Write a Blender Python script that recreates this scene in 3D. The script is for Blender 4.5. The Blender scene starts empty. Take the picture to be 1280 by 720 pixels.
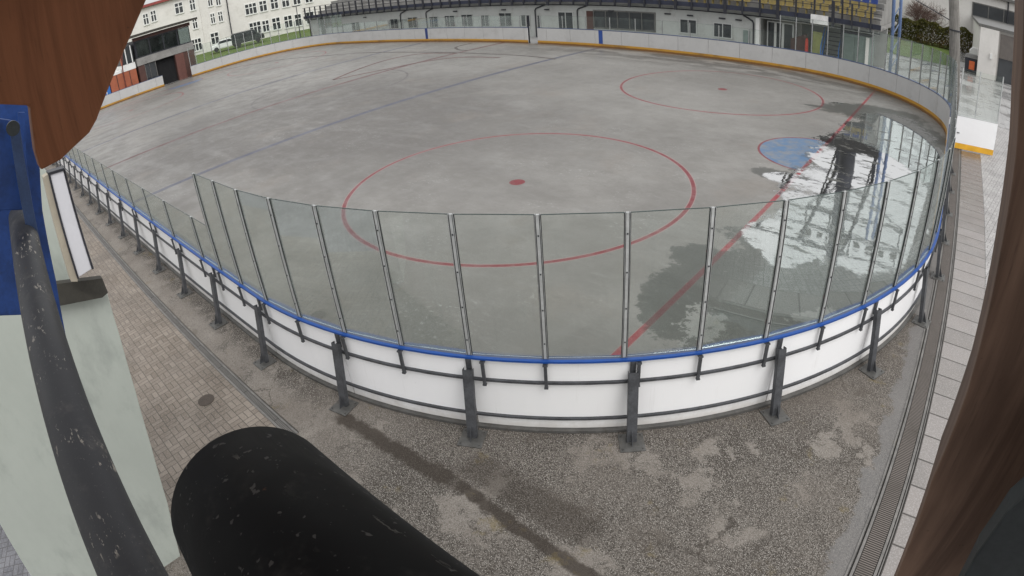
import bpy, bmesh, math, random
from mathutils import Vector, Matrix
random.seed(7)
sc = bpy.context.scene
COL = sc.collection
PI = math.pi
rad = math.radians

# ------------------------------------------------------------------ camera model (measured from the rink markings)
CX, CY, CZ = 3.79232, -17.87766, 5.45701
YAW, PITCH, ROLL = rad(-43.21639), rad(-30.38377), rad(-4.96417)
K1, K3 = 0.1323, 5e-5                      # angle = K1 r + K3 r^3, r in hundreds of photo pixels
fw = Vector((math.sin(YAW)*math.cos(PITCH), math.cos(YAW)*math.cos(PITCH), math.sin(PITCH)))
rt0 = Vector((math.cos(YAW), -math.sin(YAW), 0)); up0 = rt0.cross(fw)
rt = rt0*math.cos(ROLL)+up0*math.sin(ROLL); upv = -rt0*math.sin(ROLL)+up0*math.cos(ROLL)
CAM = Vector((CX, CY, CZ))

def ray(u, v):
    a, b = (u-640)/100, -(v-360)/100
    r = math.hypot(a, b)+1e-9
    th = K1*r+K3*r**3
    return (rt*(a/r)+upv*(b/r))*math.sin(th)+fw*math.cos(th)
def at_z(u, v, z=0.0):
    d = ray(u, v); return CAM+d*((z-CZ)/d.z)
def at_y(u, v, y):
    d = ray(u, v); return CAM+d*((y-CY)/d.y)
def at_x(u, v, x):
    d = ray(u, v); return CAM+d*((x-CX)/d.x)
def at_plane(u, v, p, n):
    d = ray(u, v); return CAM+d*((p-CAM).dot(n)/d.dot(n))

cd = bpy.data.cameras.new('camera'); cam = bpy.data.objects.new('camera', cd); COL.objects.link(cam)
cd.type = 'PANO'
cc = cd if hasattr(cd, 'panorama_type') else cd.cycles
cc.panorama_type = 'FISHEYE_LENS_POLYNOMIAL'
cd.sensor_width = 36.0; cd.sensor_fit = 'HORIZONTAL'
s_ = 12.8/36.0
cc.fisheye_fov = rad(200)
cc.fisheye_polynomial_k0 = 0.0
cc.fisheye_polynomial_k1 = -K1*s_
cc.fisheye_polynomial_k2 = 0.0
cc.fisheye_polynomial_k3 = -K3*s_**3
cc.fisheye_polynomial_k4 = 0.0
cd.clip_start = 0.02; cd.clip_end = 3000
M = Matrix((rt, upv, -fw)).transposed().to_4x4(); M.translation = CAM
cam.matrix_world = M
sc.camera = cam

# ------------------------------------------------------------------ node helper
class NT:
    def __init__(s, name):
        s.m = bpy.data.materials.new(name); s.m.use_nodes = True
        s.t = s.m.node_tree; s.t.nodes.clear()
        s.out = s.t.nodes.new('ShaderNodeOutputMaterial')
        s._pos = None
    def n(s, ty, **kw):
        x = s.t.nodes.new(ty)
        for k, v in kw.items(): setattr(x, k, v)
        return x
    def put(s, sock, v):
        if isinstance(v, bpy.types.NodeSocket): s.t.links.new(v, sock)
        elif v is not None:
            if isinstance(v, (tuple, list)) and sock.type == 'RGBA' and len(v) == 3: v = (*v, 1)
            sock.default_value = v
    def pos(s):
        if s._pos is None: s._pos = s.n('ShaderNodeTexCoord').outputs['Object']
        return s._pos
    def math(s, op, a, b=None, c=None, clamp=False):
        x = s.n('ShaderNodeMath', operation=op, use_clamp=clamp)
        for i, v in enumerate((a, b, c)):
            if v is not None: s.put(x.inputs[i], v)
        return x.outputs[0]
    def xyz(s, v=None):
        x = s.n('ShaderNodeSeparateXYZ'); s.put(x.inputs[0], v or s.pos()); return x.outputs
    def comb(s, a, b, c=0.0):
        x = s.n('ShaderNodeCombineXYZ'); s.put(x.inputs[0], a); s.put(x.inputs[1], b); s.put(x.inputs[2], c); return x.outputs[0]
    def mapv(s, v=None, scale=(1,1,1), loc=(0,0,0), rot=(0,0,0)):
        x = s.n('ShaderNodeMapping'); s.put(x.inputs[0], v or s.pos()); x.inputs['Scale'].default_value = scale; x.inputs['Location'].default_value = loc; x.inputs['Rotation'].default_value = rot; return x.outputs[0]
    def noise(s, scale, detail=4, rough=.55, vec=None, dist=0.0):
        x = s.n('ShaderNodeTexNoise'); s.put(x.inputs['Vector'], vec or s.pos()); x.inputs['Scale'].default_value = scale; x.inputs['Detail'].default_value = detail; x.inputs['Roughness'].default_value = rough; x.inputs['Distortion'].default_value = dist; return x.outputs[0]
    def vor(s, scale, vec=None, out='Distance', feature='F1', rnd=1.0):
        x = s.n('ShaderNodeTexVoronoi', feature=feature); s.put(x.inputs['Vector'], vec or s.pos()); x.inputs['Scale'].default_value = scale; x.inputs['Randomness'].default_value = rnd; return x.outputs[out]
    def ss(s, v, a, b, lo=0.0, hi=1.0):
        x = s.n('ShaderNodeMapRange', interpolation_type='SMOOTHSTEP'); s.put(x.inputs[0], v); x.inputs[1].default_value = a; x.inputs[2].default_value = b; x.inputs[3].default_value = lo; x.inputs[4].default_value = hi; return x.outputs[0]
    def mix(s, f, a, b, mode='MIX'):
        x = s.n('ShaderNodeMix', data_type='RGBA', blend_type=mode)
        s.put(x.inputs[0], f); s.put(x.inputs[6], a); s.put(x.inputs[7], b); return x.outputs[2]
    def mixf(s, f, a, b):
        x = s.n('ShaderNodeMix', data_type='FLOAT'); s.put(x.inputs[0], f); s.put(x.inputs[2], a); s.put(x.inputs[3], b); return x.outputs[0]
    def bump(s, h, strength=.3, dist=.01, normal=None):
        x = s.n('ShaderNodeBump'); s.put(x.inputs['Height'], h); s.put(x.inputs['Strength'], strength); x.inputs['Distance'].default_value = dist
        if normal: s.put(x.inputs['Normal'], normal)
        return x.outputs[0]
    def bsdf(s, col, rough=.6, metal=0.0, normal=None, spec=.5, ior=1.45, trans=0.0, emit=None):
        b = s.n('ShaderNodeBsdfPrincipled')
        s.put(b.inputs['Base Color'], col); s.put(b.inputs['Roughness'], rough); s.put(b.inputs['Metallic'], metal)
        s.put(b.inputs['Specular IOR Level'], spec); s.put(b.inputs['IOR'], ior); s.put(b.inputs['Transmission Weight'], trans)
        if normal: s.put(b.inputs['Normal'], normal)
        s.t.links.new(b.outputs[0], s.out.inputs[0]); s.b = b
        return s.m

def simple(name, col, rough=.6, metal=0.0, var=.15, scale=3.0, bumpk=0.0, dirt=None, dirt_amt=.3, spec=.5, stretch=(1,1,1)):
    t = NT(name)
    v = t.mapv(scale=stretch)
    n = t.noise(scale, 5, .6, v); n2 = t.noise(scale*9, 3, .6, v)
    f = t.math('ADD', t.math('MULTIPLY', n, .7), t.math('MULTIPLY', n2, .3))
    lo = tuple(c*(1-var) for c in col); hi = tuple(min(1, c*(1+var)) for c in col)
    c = t.mix(t.ss(f, .3, .7), lo, hi)
    if dirt: c = t.mix(t.ss(t.noise(scale*1.7, 6, .7, v), .5, .72, 0, dirt_amt), c, dirt)
    nb = t.bump(n2, bumpk, .01) if bumpk else None
    return t.bsdf(c, t.ss(n, .2, .8, max(rough-.08, .02), min(1, rough+.1)), metal, nb, spec)

# ------------------------------------------------------------------ mesh builder
class MB:
    def __init__(s): s.v = []; s.f = []; s.mi = []; s.cur = 0
    def add(s, vs, fs):
        o = len(s.v); s.v += [Vector(p) for p in vs]
        for f in fs: s.f.append([o+i for i in f]); s.mi.append(s.cur)
    def box(s, x0, x1, y0, y1, z0, z1):
        s.add([(x, y, z) for z in (z0, z1) for y in (y0, y1) for x in (x0, x1)],
              [(0,2,3,1),(4,5,7,6),(0,1,5,4),(2,6,7,3),(0,4,6,2),(1,3,7,5)])
    def obox(s, c, ax, ay, az):                     # centre and three half-axis vectors
        c, ax, ay, az = map(Vector, (c, ax, ay, az))
        s.add([c+ax*i+ay*j+az*k for k in (-1,1) for j in (-1,1) for i in (-1,1)],
              [(0,2,3,1),(4,5,7,6),(0,1,5,4),(2,6,7,3),(0,4,6,2),(1,3,7,5)])
    def bar(s, a, b, w, h, up=(0,0,1)):
        a, b = Vector(a), Vector(b); d = (b-a); L = d.length; d.normalize()
        u = Vector(up); side = d.cross(u)
        if side.length < 1e-4: side = d.cross(Vector((1,0,0)))
        side.normalize(); u = side.cross(d)
        s.obox((a+b)/2, d*(L/2), side*(w/2), u*(h/2))
    def tube(s, pts, r, n=10, caps=True):
        pts = [Vector(p) for p in pts]
        rs = r if isinstance(r, (list, tuple)) else [r]*len(pts)
        rings = []
        prev = None
        for i, p in enumerate(pts):
            d = (pts[min(i+1, len(pts)-1)]-pts[max(i-1, 0)]).normalized()
            ref = prev if prev is not None else (Vector((0,0,1)) if abs(d.z) < .9 else Vector((1,0,0)))
            a = (ref-d*ref.dot(d)).normalized(); prev = a
            b = d.cross(a)
            rings.append([p+(a*math.cos(2*PI*k/n)+b*math.sin(2*PI*k/n))*rs[i] for k in range(n)])
        o = [p for r_ in rings for p in r_]; fs = []
        for i in range(len(pts)-1):
            for k in range(n):
                k2 = (k+1) % n; fs.append((i*n+k, i*n+k2, (i+1)*n+k2, (i+1)*n+k))
        if caps: fs.append(tuple(range(n))[::-1]); fs.append(tuple((len(pts)-1)*n+k for k in range(n)))
        s.add(o, fs)
    def prism(s, poly, off):                         # closed polygon of 3-D points pushed along a vector
        poly = [Vector(p) for p in poly]; off = Vector(off); n = len(poly)
        s.add(poly+[p+off for p in poly], [tuple(range(n)), tuple(range(2*n-1, n-1, -1))]+[(i, i+n, (i+1) % n+n, (i+1) % n) for i in range(n)])
    def sheet(s, poly, z):
        s.add([(p[0], p[1], z) for p in poly], [tuple(range(len(poly)))])
    def build(s, name, mats, parent=None, smooth=False, loc=None, bevel=0, recalc=True):
        me = bpy.data.meshes.new(name)
        base = Vector((0,0,0))
        if loc is not None: base = Vector(loc)
        elif parent is not None: base = wloc(parent)
        me.from_pydata([tuple(p-base) for p in s.v], [], s.f)
        if not isinstance(mats, (list, tuple)): mats = [mats]
        for m in mats: me.materials.append(m)
        me.polygons.foreach_set('material_index', s.mi)
        if smooth: me.polygons.foreach_set('use_smooth', [True]*len(me.polygons))
        me.update()
        if recalc:
            bm = bmesh.new(); bm.from_mesh(me); bmesh.ops.recalc_face_normals(bm, faces=bm.faces); bm.to_mesh(me); bm.free()
        o = bpy.data.objects.new(name, me); COL.objects.link(o)
        if parent is not None:
            o.parent = parent
            if loc is not None: o.location = base-wloc(parent)
        elif loc is not None: o.location = base
        if bevel:
            md = o.modifiers.new('bevel', 'BEVEL'); md.width = bevel; md.segments = 2; md.limit_method = 'ANGLE'
        return o

WL = {}
def wloc(o):
    p = Vector(o.location)
    while o.parent is not None:
        o = o.parent; p += Vector(o.location)
    return p
def tag(o, label=None, cat=None, group=None, kind=None):
    if label: o['label'] = label
    if cat: o['category'] = cat
    if group: o['group'] = group
    if kind: o['kind'] = kind
    return o
def empty(name, loc, label, cat, group=None):
    o = bpy.data.objects.new(name, None); COL.objects.link(o); o.location = loc; o.empty_display_size = .3
    return tag(o, label, cat, group)
def dup(o, parent, loc, rz):                      # copy of a part, placed anew under the same thing
    c = o.copy(); COL.objects.link(c); c.parent = parent; c.location = Vector(loc)-wloc(parent); c.rotation_euler = (0, 0, rz)
    return c

# ------------------------------------------------------------------ rink geometry
W, R, H, E, C = 29.734, 8.478, 1.147, 4.01, 25.695
HX, HY = C+E, W/2
SX, SY, AR = 2*HX-2*R, W-2*R, R*PI/2
PER = 2*SX+2*SY+4*AR
def perim(s):
    """inner face of the boards: point and outward normal; s=0 where the near right corner starts, growing counter-clockwise"""
    s %= PER
    cxr, cxl = E-R, -2*C-E+R
    for kind, L, a0, cx, cy in (('a', AR, -90, cxr, -(HY-R)), ('r', SY, 0, 0, 0), ('a', AR, 0, cxr, HY-R), ('t', SX, 0, 0, 0),
                                ('a', AR, 90, cxl, HY-R), ('l', SY, 0, 0, 0), ('a', AR, 180, cxl, -(HY-R)), ('b', SX, 0, 0, 0)):
        if s <= L or kind == 'b':
            if kind == 'a':
                a = rad(a0)+s/R; n = Vector((math.cos(a), math.sin(a), 0)); return Vector((cx, cy, 0))+n*R, n
            if kind == 'r': return Vector((E, -(HY-R)+s, 0)), Vector((1,0,0))
            if kind == 't': return Vector((cxr-s, HY, 0)), Vector((0,1,0))
            if kind == 'l': return Vector((-2*C-E, HY-R-s, 0)), Vector((-1,0,0))
            if kind == 'b': return Vector((cxl+s, -HY, 0)), Vector((0,-1,0))
        s -= L
def pp(s, off, z=0.0):
    p, n = perim(s); return p+n*off+Vector((0,0,z))
def is_straight(s0, s1):
    return (perim(s0)[1]-perim(s1)[1]).length < 1e-6
def sweep(mb, s0, s1, off0, off1, z0, z1, step=.33):
    """rectangular strip swept along the boards"""
    n = 1 if (is_straight(s0, s1) and abs(s1-s0) < 3) else max(1, int(math.ceil((s1-s0)/step)))
    vs = []; fs = []
    for i in range(n+1):
        s = s0+(s1-s0)*i/n
        for o, z in ((off0, z0), (off1, z0), (off1, z1), (off0, z1)): vs.append(pp(s, o, z))
        if i:
            a = (i-1)*4; b = i*4
            for k in range(4): k2 = (k+1) % 4; fs.append((a+k, a+k2, b+k2, b+k))
    fs.append((3,2,1,0)); fs.append(tuple(n*4+k for k in range(4)))
    mb.add(vs, fs)

# ------------------------------------------------------------------ materials
def mat_rink():
    t = NT('rink_concrete')
    x, y, z = t.xyz()
    big = t.noise(.16, 5, .6); med = t.noise(.9, 6, .65); streak = t.noise(1.0, 6, .7, t.mapv(scale=(.55, 1.6, 1), rot=(0,0,rad(20)))); fine = t.noise(14, 4, .7)
    col = t.mix(t.ss(big, .35, .65), (.158,.149,.137), (.222,.212,.197))
    # a broad darker brownish field left of the near circle, fading out towards the circles
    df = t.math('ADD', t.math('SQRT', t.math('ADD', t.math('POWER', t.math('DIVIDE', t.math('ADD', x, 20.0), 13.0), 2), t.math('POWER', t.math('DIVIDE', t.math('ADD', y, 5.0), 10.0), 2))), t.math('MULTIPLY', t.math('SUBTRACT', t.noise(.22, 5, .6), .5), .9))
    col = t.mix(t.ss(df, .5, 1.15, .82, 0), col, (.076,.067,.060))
    col = t.mix(t.ss(med, .4, .7, 0, .4), col, (.135,.128,.118))
    col = t.mix(t.ss(t.noise(2.6, 6, .75, t.mapv(scale=(.6,1.5,1), rot=(0,0,rad(-25)))), .52, .78, 0, .30), col, (.32,.315,.305))
    col = t.mix(t.ss(t.noise(5.5, 5, .7, t.mapv(scale=(.5,1.6,1), rot=(0,0,rad(30)), loc=(3,3,0))), .52, .7, 0, .4), col, (.15,.145,.135))
    col = t.mix(t.ss(streak, .60, .78, 0, .4), col, (.34,.335,.325))
    col = t.mix(t.ss(t.noise(.33, 6, .6, t.mapv(scale=(1,1,1), loc=(5,3,0))), .54, .68, 0, .4), col, (.19,.165,.142))
    col = t.mix(t.ss(t.noise(.3, 7, .62, t.mapv(scale=(.55,1.7,1), rot=(0,0,rad(-12)), loc=(4,9,0)), 1.2), .50, .72, 0, .3), col, (.26,.253,.242))
    clus = t.ss(t.noise(.55, 3, .5, t.mapv(loc=(9,1,0))), .5, .68)
    chip = t.math('MULTIPLY', t.ss(t.noise(7, 6, .75, t.mapv(scale=(1,1.7,1))), .56, .64), clus)
    col = t.mix(t.math('MULTIPLY', chip, .7), col, (.40,.40,.385))
    chip2 = t.math('MULTIPLY', t.ss(t.noise(11, 5, .8, t.mapv(loc=(3,7,0))), .63, .69), t.ss(t.noise(.4, 3, .5, t.mapv(loc=(2,8,0))), .52, .65))
    col = t.mix(t.math('MULTIPLY', chip2, .75), col, (.07,.068,.062))
    col = t.mix(t.ss(t.noise(1.7, 7, .72, t.mapv(scale=(.7,1.5,1), loc=(8,3,0), rot=(0,0,rad(12)))), .54, .72, 0, .24), col, (.28,.275,.265))
    col = t.mix(t.ss(t.noise(.75, 7, .7, t.mapv(scale=(.7,1.6,1), loc=(1,13,0))), .54, .72, 0, .35), col, (.095,.088,.08))
    col = t.mix(t.ss(fine, .4, .7, 0, .3), col, (.14,.135,.125))
    col = t.mix(t.ss(t.noise(34, 3, .7), .62, .72, 0, .6), col, (.08,.075,.07))
    # paint
    wear = t.ss(t.noise(3.0, 7, .8), .42, .72, 1.0, .55)
    def paint(col, m, c, k=1.0):
        return t.mix(t.math('MULTIPLY', t.math('MULTIPLY', m, wear), k), col, c)
    def band(v, c0, hw, soft=.012):
        d = t.math('ABSOLUTE', t.math('SUBTRACT', v, c0)); return t.ss(d, hw-soft, hw+soft, 1.0, 0.0)
    def radial(cx, cy):
        return t.math('SQRT', t.math('ADD', t.math('POWER', t.math('SUBTRACT', x, cx), 2), t.math('POWER', t.math('SUBTRACT', y, cy), 2)))
    RED = (.155,.018,.024); PINK = (.30,.20,.19)
    for cx, cy in ((-5.973, -6.948), (-5.973, 6.948), (-2*C+5.973, -6.948), (-2*C+5.973, 6.948)):
        r = radial(cx, cy)
        col = paint(col, band(r, 4.5, .072), PINK, .7)
        col = paint(col, band(r, 4.5, .05), RED, 1.0)
        col = paint(col, t.ss(r, .20, .215, 1, 0), RED, 1.1)
    r = radial(-C, 0.0)
    col = paint(col, band(r, 4.5, .06), (.08,.07,.07), .8)
    # crease
    for gx, sgn in ((0.0, -1), (-2*C, 1)):
        r = radial(gx, 0.0)
        side = t.ss(t.math('MULTIPLY', t.math('SUBTRACT', x, gx), float(sgn)), -.01, .01)
        scuff = t.ss(t.noise(2.2, 6, .75, t.mapv(loc=(1,4,0))), .40, .62, 1, .1)
        inside = t.math('MULTIPLY', t.ss(r, 1.78, 1.8, 1, 0), side)
        col = t.mix(t.math('MULTIPLY', inside, scuff), col, (.055,.125,.235))
        col = t.mix(t.math('MULTIPLY', t.math('MULTIPLY', inside, .25), 1.0), col, (.10,.17,.28))
        col = paint(col, t.math('MULTIPLY', band(r, 1.82, .035), side), RED, 1.0)
        col = paint(col, band(x, gx, .075), PINK, .5)
        col = paint(col, band(x, gx, .058), (.23,.022,.03), 1.0)
    for bx in (-17.43, -2*C+17.43): col = paint(col, band(x, bx, .16, .03), (.05,.055,.09), .9)
    col = paint(col, band(x, -C, .16, .02), (.09,.028,.028), .95)
    # ---- water standing behind the goal line
    warp = t.noise(.8, 5, .65, t.mapv(loc=(11,2,0)))
    warp2 = t.noise(3.5, 5, .7)
    def ell(cx, cy, rx, ry, a):
        ca, sa = math.cos(rad(a)), math.sin(rad(a))
        dx = t.math('SUBTRACT', x, cx); dy = t.math('SUBTRACT', y, cy)
        u = t.math('MULTIPLY_ADD', dx, ca/rx, t.math('MULTIPLY', dy, sa/rx)); v = t.math('MULTIPLY_ADD', dx, -sa/ry, t.math('MULTIPLY', dy, ca/ry))
        return t.math('SUBTRACT', 1.0, t.math('SQRT', t.math('ADD', t.math('POWER', u, 2), t.math('POWER', v, 2))))
    def union(L):
        o = None
        for e in L:
            q = ell(*e); o = q if o is None else t.math('MAXIMUM', o, q)
        return o
    nz = t.math('ADD', t.math('MULTIPLY', t.math('SUBTRACT', warp, .5), 1.1), t.math('MULTIPLY', t.math('SUBTRACT', warp2, .5), .75))
    wetf = t.math('ADD', union([(1.85,1.0,2.1,8.4,0), (2.1,-7.4,2.2,5.2,0), (2.6,-1.5,2.0,5.5,0), (2.5,4.0,1.9,4.5,0), (.8,7.9,2.6,1.7,30), (.3,-9.6,1.0,1.7,20), (-.2,-8.2,.75,.6,0), (-1.2,7.0,1.1,.25,10), (-.2,-2.6,1.2,.5,0)]), nz)
    watf = t.math('ADD', union([(1.9,-2.6,2.1,4.3,0), (1.7,2.6,2.2,6.4,0), (2.3,-4.6,1.6,2.7,0), (2.9,2.6,1.4,3.2,0), (.8,-2.5,1.8,.7,10), (.9,-6.2,1.0,1.5,15), (1.1,1.6,.8,1.8,0), (-1.25,8.6,.5,.35,0), (2.4,-.9,1.5,1.5,0)]), t.math('MULTIPLY', nz, .6))
    wet = t.math('ADD', t.ss(wetf, .0, .10, 0, .75), t.ss(wetf, -.16, .3, 0, .25)); dry_island = t.ss(t.noise(4.5, 6, .8, t.mapv(scale=(1,1.8,1), loc=(4,1,0))), .60, .66)
    isl = union([(.75,-10.3,.55,.95,15), (2.4,-8.9,.9,.35,40)])
    islm = t.ss(t.math('ADD', isl, t.math('MULTIPLY', t.math('SUBTRACT', t.noise(3.2, 7, .75, t.mapv(loc=(2,9,0))), .5), 3.2)), .35, .55)
    wet = t.math('MULTIPLY', wet, t.math('SUBTRACT', 1.0, t.math('MULTIPLY', islm, .85)))
    water = t.math('MULTIPLY', t.ss(watf, .05, .13), wet)
    holes = t.ss(t.noise(1.5, 6, .72, t.mapv(scale=(.8,2.0,1), rot=(0,0,rad(-18)), loc=(6,6,0))), .575, .61)
    water = t.math('MULTIPLY', water, t.math('SUBTRACT', 1.0, holes))
    wet_soft = t.math('MULTIPLY', wet, t.math('SUBTRACT', 1.0, t.math('MULTIPLY', dry_island, t.math('SUBTRACT', .8, t.math('MULTIPLY', water, .8)))))
    col = t.mix(t.math('MULTIPLY', islm, t.ss(fine, .3, .6, .25, .75)), col, (.26,.26,.245))
    dark = t.mix(1.0, col, (.33,.345,.325), 'MULTIPLY')
    col = t.mix(wet_soft, col, dark)
    # damp dirt lines along the far boards
    damp = t.math('MULTIPLY', t.ss(y, 9.5, 13.5), t.ss(t.noise(.4, 6, .65, t.mapv(scale=(.7,2.6,1), loc=(1,5,0))), .43, .52))
    damp = t.math('MULTIPLY', damp, t.ss(x, -30.0, -12.0))
    col = t.mix(t.math('MULTIPLY', damp, .8), col, (.06,.054,.047))
    edge = t.math('MULTIPLY', t.ss(y, HY-.9, HY-.1), t.ss(t.noise(.5, 5, .6), .4, .6))
    col = t.mix(t.math('MULTIPLY', edge, .5), col, (.16,.11,.07))
    rough = t.ss(med, .3, .7, .34, .55)
    rough = t.mixf(wet_soft, rough, .34)
    rough = t.mixf(water, rough, .025)
    h = t.math('ADD', t.math('MULTIPLY', fine, .6), t.math('MULTIPLY', med, .6))
    k = t.math('MULTIPLY', t.math('SUBTRACT', 1.0, t.math('MULTIPLY', wet_soft, .8)), .22)
    k = t.math('MULTIPLY', k, t.math('SUBTRACT', 1.0, water))
    nb = t.bump(h, k, .012)
    rip = t.bump(t.noise(2.4, 3, .5, t.mapv(loc=(2,2,0))), t.math('MULTIPLY', water, .16), .010, nb)
    m = t.bsdf(col, rough, 0, rip, spec=t.mixf(water, .5, 1.0))
    t.put(t.b.inputs['IOR'], t.mixf(water, 1.5, 3.6))
    return m

def mat_apron():
    t = NT('exposed_aggregate')
    x, y, z = t.xyz()
    big = t.noise(.7, 5, .6); big2 = t.noise(.35, 4, .6, t.mapv(loc=(4,4,0)))
    st = t.noise(38, 3, .7, t.mapv(scale=(1,1.3,1))); st2 = t.noise(85, 2, .7)
    wv = t.mapv(scale=(1,.8,1), rot=(0,0,.5)); v = t.vor(88, wv, 'Color'); sx = t.xyz(v)[0]
    vd = t.vor(88, wv)
    # how far the surface has worn down to the stones: rough around the corner, smoother along the straight side
    patch = t.noise(1.15, 7, .68, t.mapv(loc=(2,6,0)))
    worn = t.math('MULTIPLY', t.math('MAXIMUM', t.ss(x, -3.2, -.6, .2, 1), t.ss(t.noise(1.3, 5, .6), .52, .62, 0, .8)), t.ss(patch, .60, .54, .25, 1))
    base = t.mix(t.ss(big, .3, .7), (.180,.158,.138), (.262,.238,.213))
    base = t.mix(t.ss(t.noise(22, 4, .7), .5, .7, 0, .5), base, (.12,.10,.085))
    stone = t.mix(t.ss(sx, .15, .9), (.055,.047,.040), (.58,.545,.50))
    stone = t.mix(t.ss(vd, .2, .5), stone, (.04,.033,.027))
    f = t.math('MULTIPLY', worn, t.ss(t.math('ADD', t.math('MULTIPLY', st, .6), t.math('MULTIPLY', big, .4)), .36, .56))
    f = t.math('MAXIMUM', f, t.math('MULTIPLY', worn, .45))
    col = t.mix(f, base, stone)
    col = t.mix(t.ss(st2, .5, .72, 0, .5), col, (.40,.37,.33))
    col = t.mix(t.ss(t.noise(60, 3, .75, t.mapv(loc=(1,9,0))), .5, .66, 0, .65), col, (.05,.042,.035))
    col = t.mix(t.ss(big2, .5, .66, 0, .35), col, (.115,.096,.08))
    col = t.mix(t.ss(patch, .42, .34, 0, .4), col, (.08,.066,.053))
    byb = t.math('MULTIPLY', t.ss(y, -15.5, -15.15), t.math('MULTIPLY', t.ss(x, -2.0, -3.5), t.ss(t.noise(2.6, 6, .7), .38, .52)))
    col = t.mix(t.math('MULTIPLY', byb, .8), col, stone)
    wq = t.mapv(scale=(1,1,1)); cw = t.n('ShaderNodeVectorMath', operation='ADD'); t.put(cw.inputs[0], wq); t.put(cw.inputs[1], t.comb(t.math('MULTIPLY', t.noise(2.5, 5, .7), .55), t.math('MULTIPLY', t.noise(2.5, 5, .7, t.mapv(loc=(5,5,0))), .55)))
    crk = t.vor(.42, cw.outputs[0], 'Distance', 'DISTANCE_TO_EDGE')
    col = t.mix(t.math('MULTIPLY', t.ss(crk, .002, .007, 1, 0), t.ss(t.noise(.8, 3, .5, t.mapv(loc=(3,1,0))), .48, .58, 0, .6)), col, (.045,.037,.03))
    # a smooth pale trowelled strip next to the drain
    strip = t.ss(t.math('ADD', t.math('SUBTRACT', x, 4.02), t.math('MULTIPLY', t.math('SUBTRACT', t.noise(2.4, 6, .7), .5), .75)), -.02, .06)
    col = t.mix(t.math('MULTIPLY', strip, .65), col, (.185,.18,.178))
    # damp band and stains
    def seg(ax, ay, bx, by, w):
        L = math.hypot(bx-ax, by-ay); ux, uy = (bx-ax)/L, (by-ay)/L
        dx = t.math('SUBTRACT', x, ax); dy = t.math('SUBTRACT', y, ay)
        u = t.math('ADD', t.math('MULTIPLY', dx, ux), t.math('MULTIPLY', dy, uy)); vv = t.math('ABSOLUTE', t.math('ADD', t.math('MULTIPLY', dx, -uy), t.math('MULTIPLY', dy, ux)))
        e = t.math('MULTIPLY', t.ss(u, -.1, .12), t.ss(u, L-.1, L+.2, 1, 0))
        return t.math('MULTIPLY', e, t.ss(t.math('ADD', vv, t.math('MULTIPLY', t.math('SUBTRACT', t.noise(4, 5, .7), .5), .28)), w*.55, w*1.2, 1, 0))
    d = t.math('MAXIMUM', seg(-2.35,-15.12,-.2,-14.95,.13), seg(-.2,-14.93,2.4,-15.1,.10))
    d = t.math('MAXIMUM', d, t.math('MULTIPLY', seg(-.3,-14.6,1.6,-14.6,.25), .6))
    col = t.mix(t.math('MULTIPLY', d, .85), col, (.040,.031,.024))
    moss = t.math('MULTIPLY', t.ss(t.noise(1.8, 5, .65, t.mapv(loc=(7,2,0))), .6, .72), .5)
    col = t.mix(moss, col, (.17,.13,.05))
    h = t.math('ADD', t.math('MULTIPLY', st, f), t.math('MULTIPLY', vd, t.math('MULTIPLY', f, -.6)))
    nb = t.bump(h, .8, .012)
    return t.bsdf(col, .75, 0, nb, .35)

def mat_bricks(name, c1, c2, cell=.2, rot=0.0, joint=(.05,.045,.04)):
    t = NT(name)
    p = t.mapv(scale=(1/cell,)*3, rot=(0,0,rot)); x, y, z = t.xyz(p)
    fx, fy = t.math('FLOOR', x), t.math('FLOOR', y)
    u, v = t.math('SUBTRACT', x, fx), t.math('SUBTRACT', y, fy)
    par = t.math('ABSOLUTE', t.math('MODULO', t.math('ADD', fx, fy), 2.0))
    par = t.math('GREATER_THAN', par, .5)
    w = t.mixf(par, u, v)                                      # the coordinate that is halved in this cell
    half = t.math('GREATER_THAN', w, .5)
    d = t.math('MINIMUM', t.math('MINIMUM', u, t.math('SUBTRACT', 1.0, u)), t.math('MINIMUM', v, t.math('SUBTRACT', 1.0, v)))
    d = t.math('MINIMUM', d, t.math('ABSOLUTE', t.math('SUBTRACT', w, .5)))
    wn = t.n('ShaderNodeTexWhiteNoise'); t.put(wn.inputs['Vector'], t.comb(fx, fy, half)); r = wn.outputs[0]
    col = t.mix(r, c1, c2)
    col = t.mix(t.ss(t.noise(.8, 5, .6), .4, .7, 0, .6), col, tuple(c*.6 for c in c1))
    col = t.mix(t.ss(t.noise(30, 4, .7), .4, .7, 0, .35), col, tuple(c*1.5 for c in c2))
    j = t.ss(d, .012, .04, 1, 0)
    col = t.mix(t.math('MULTIPLY', j, .8), col, joint)
    nb = t.bump(t.math('ADD', t.math('MULTIPLY', j, -1.0), t.math('MULTIPLY', t.noise(30, 3, .7), .15)), .6, .006)
    return t.bsdf(col, t.ss(t.noise(1.2, 4), .4, .7, .55, .8), 0, nb, .4)

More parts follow.
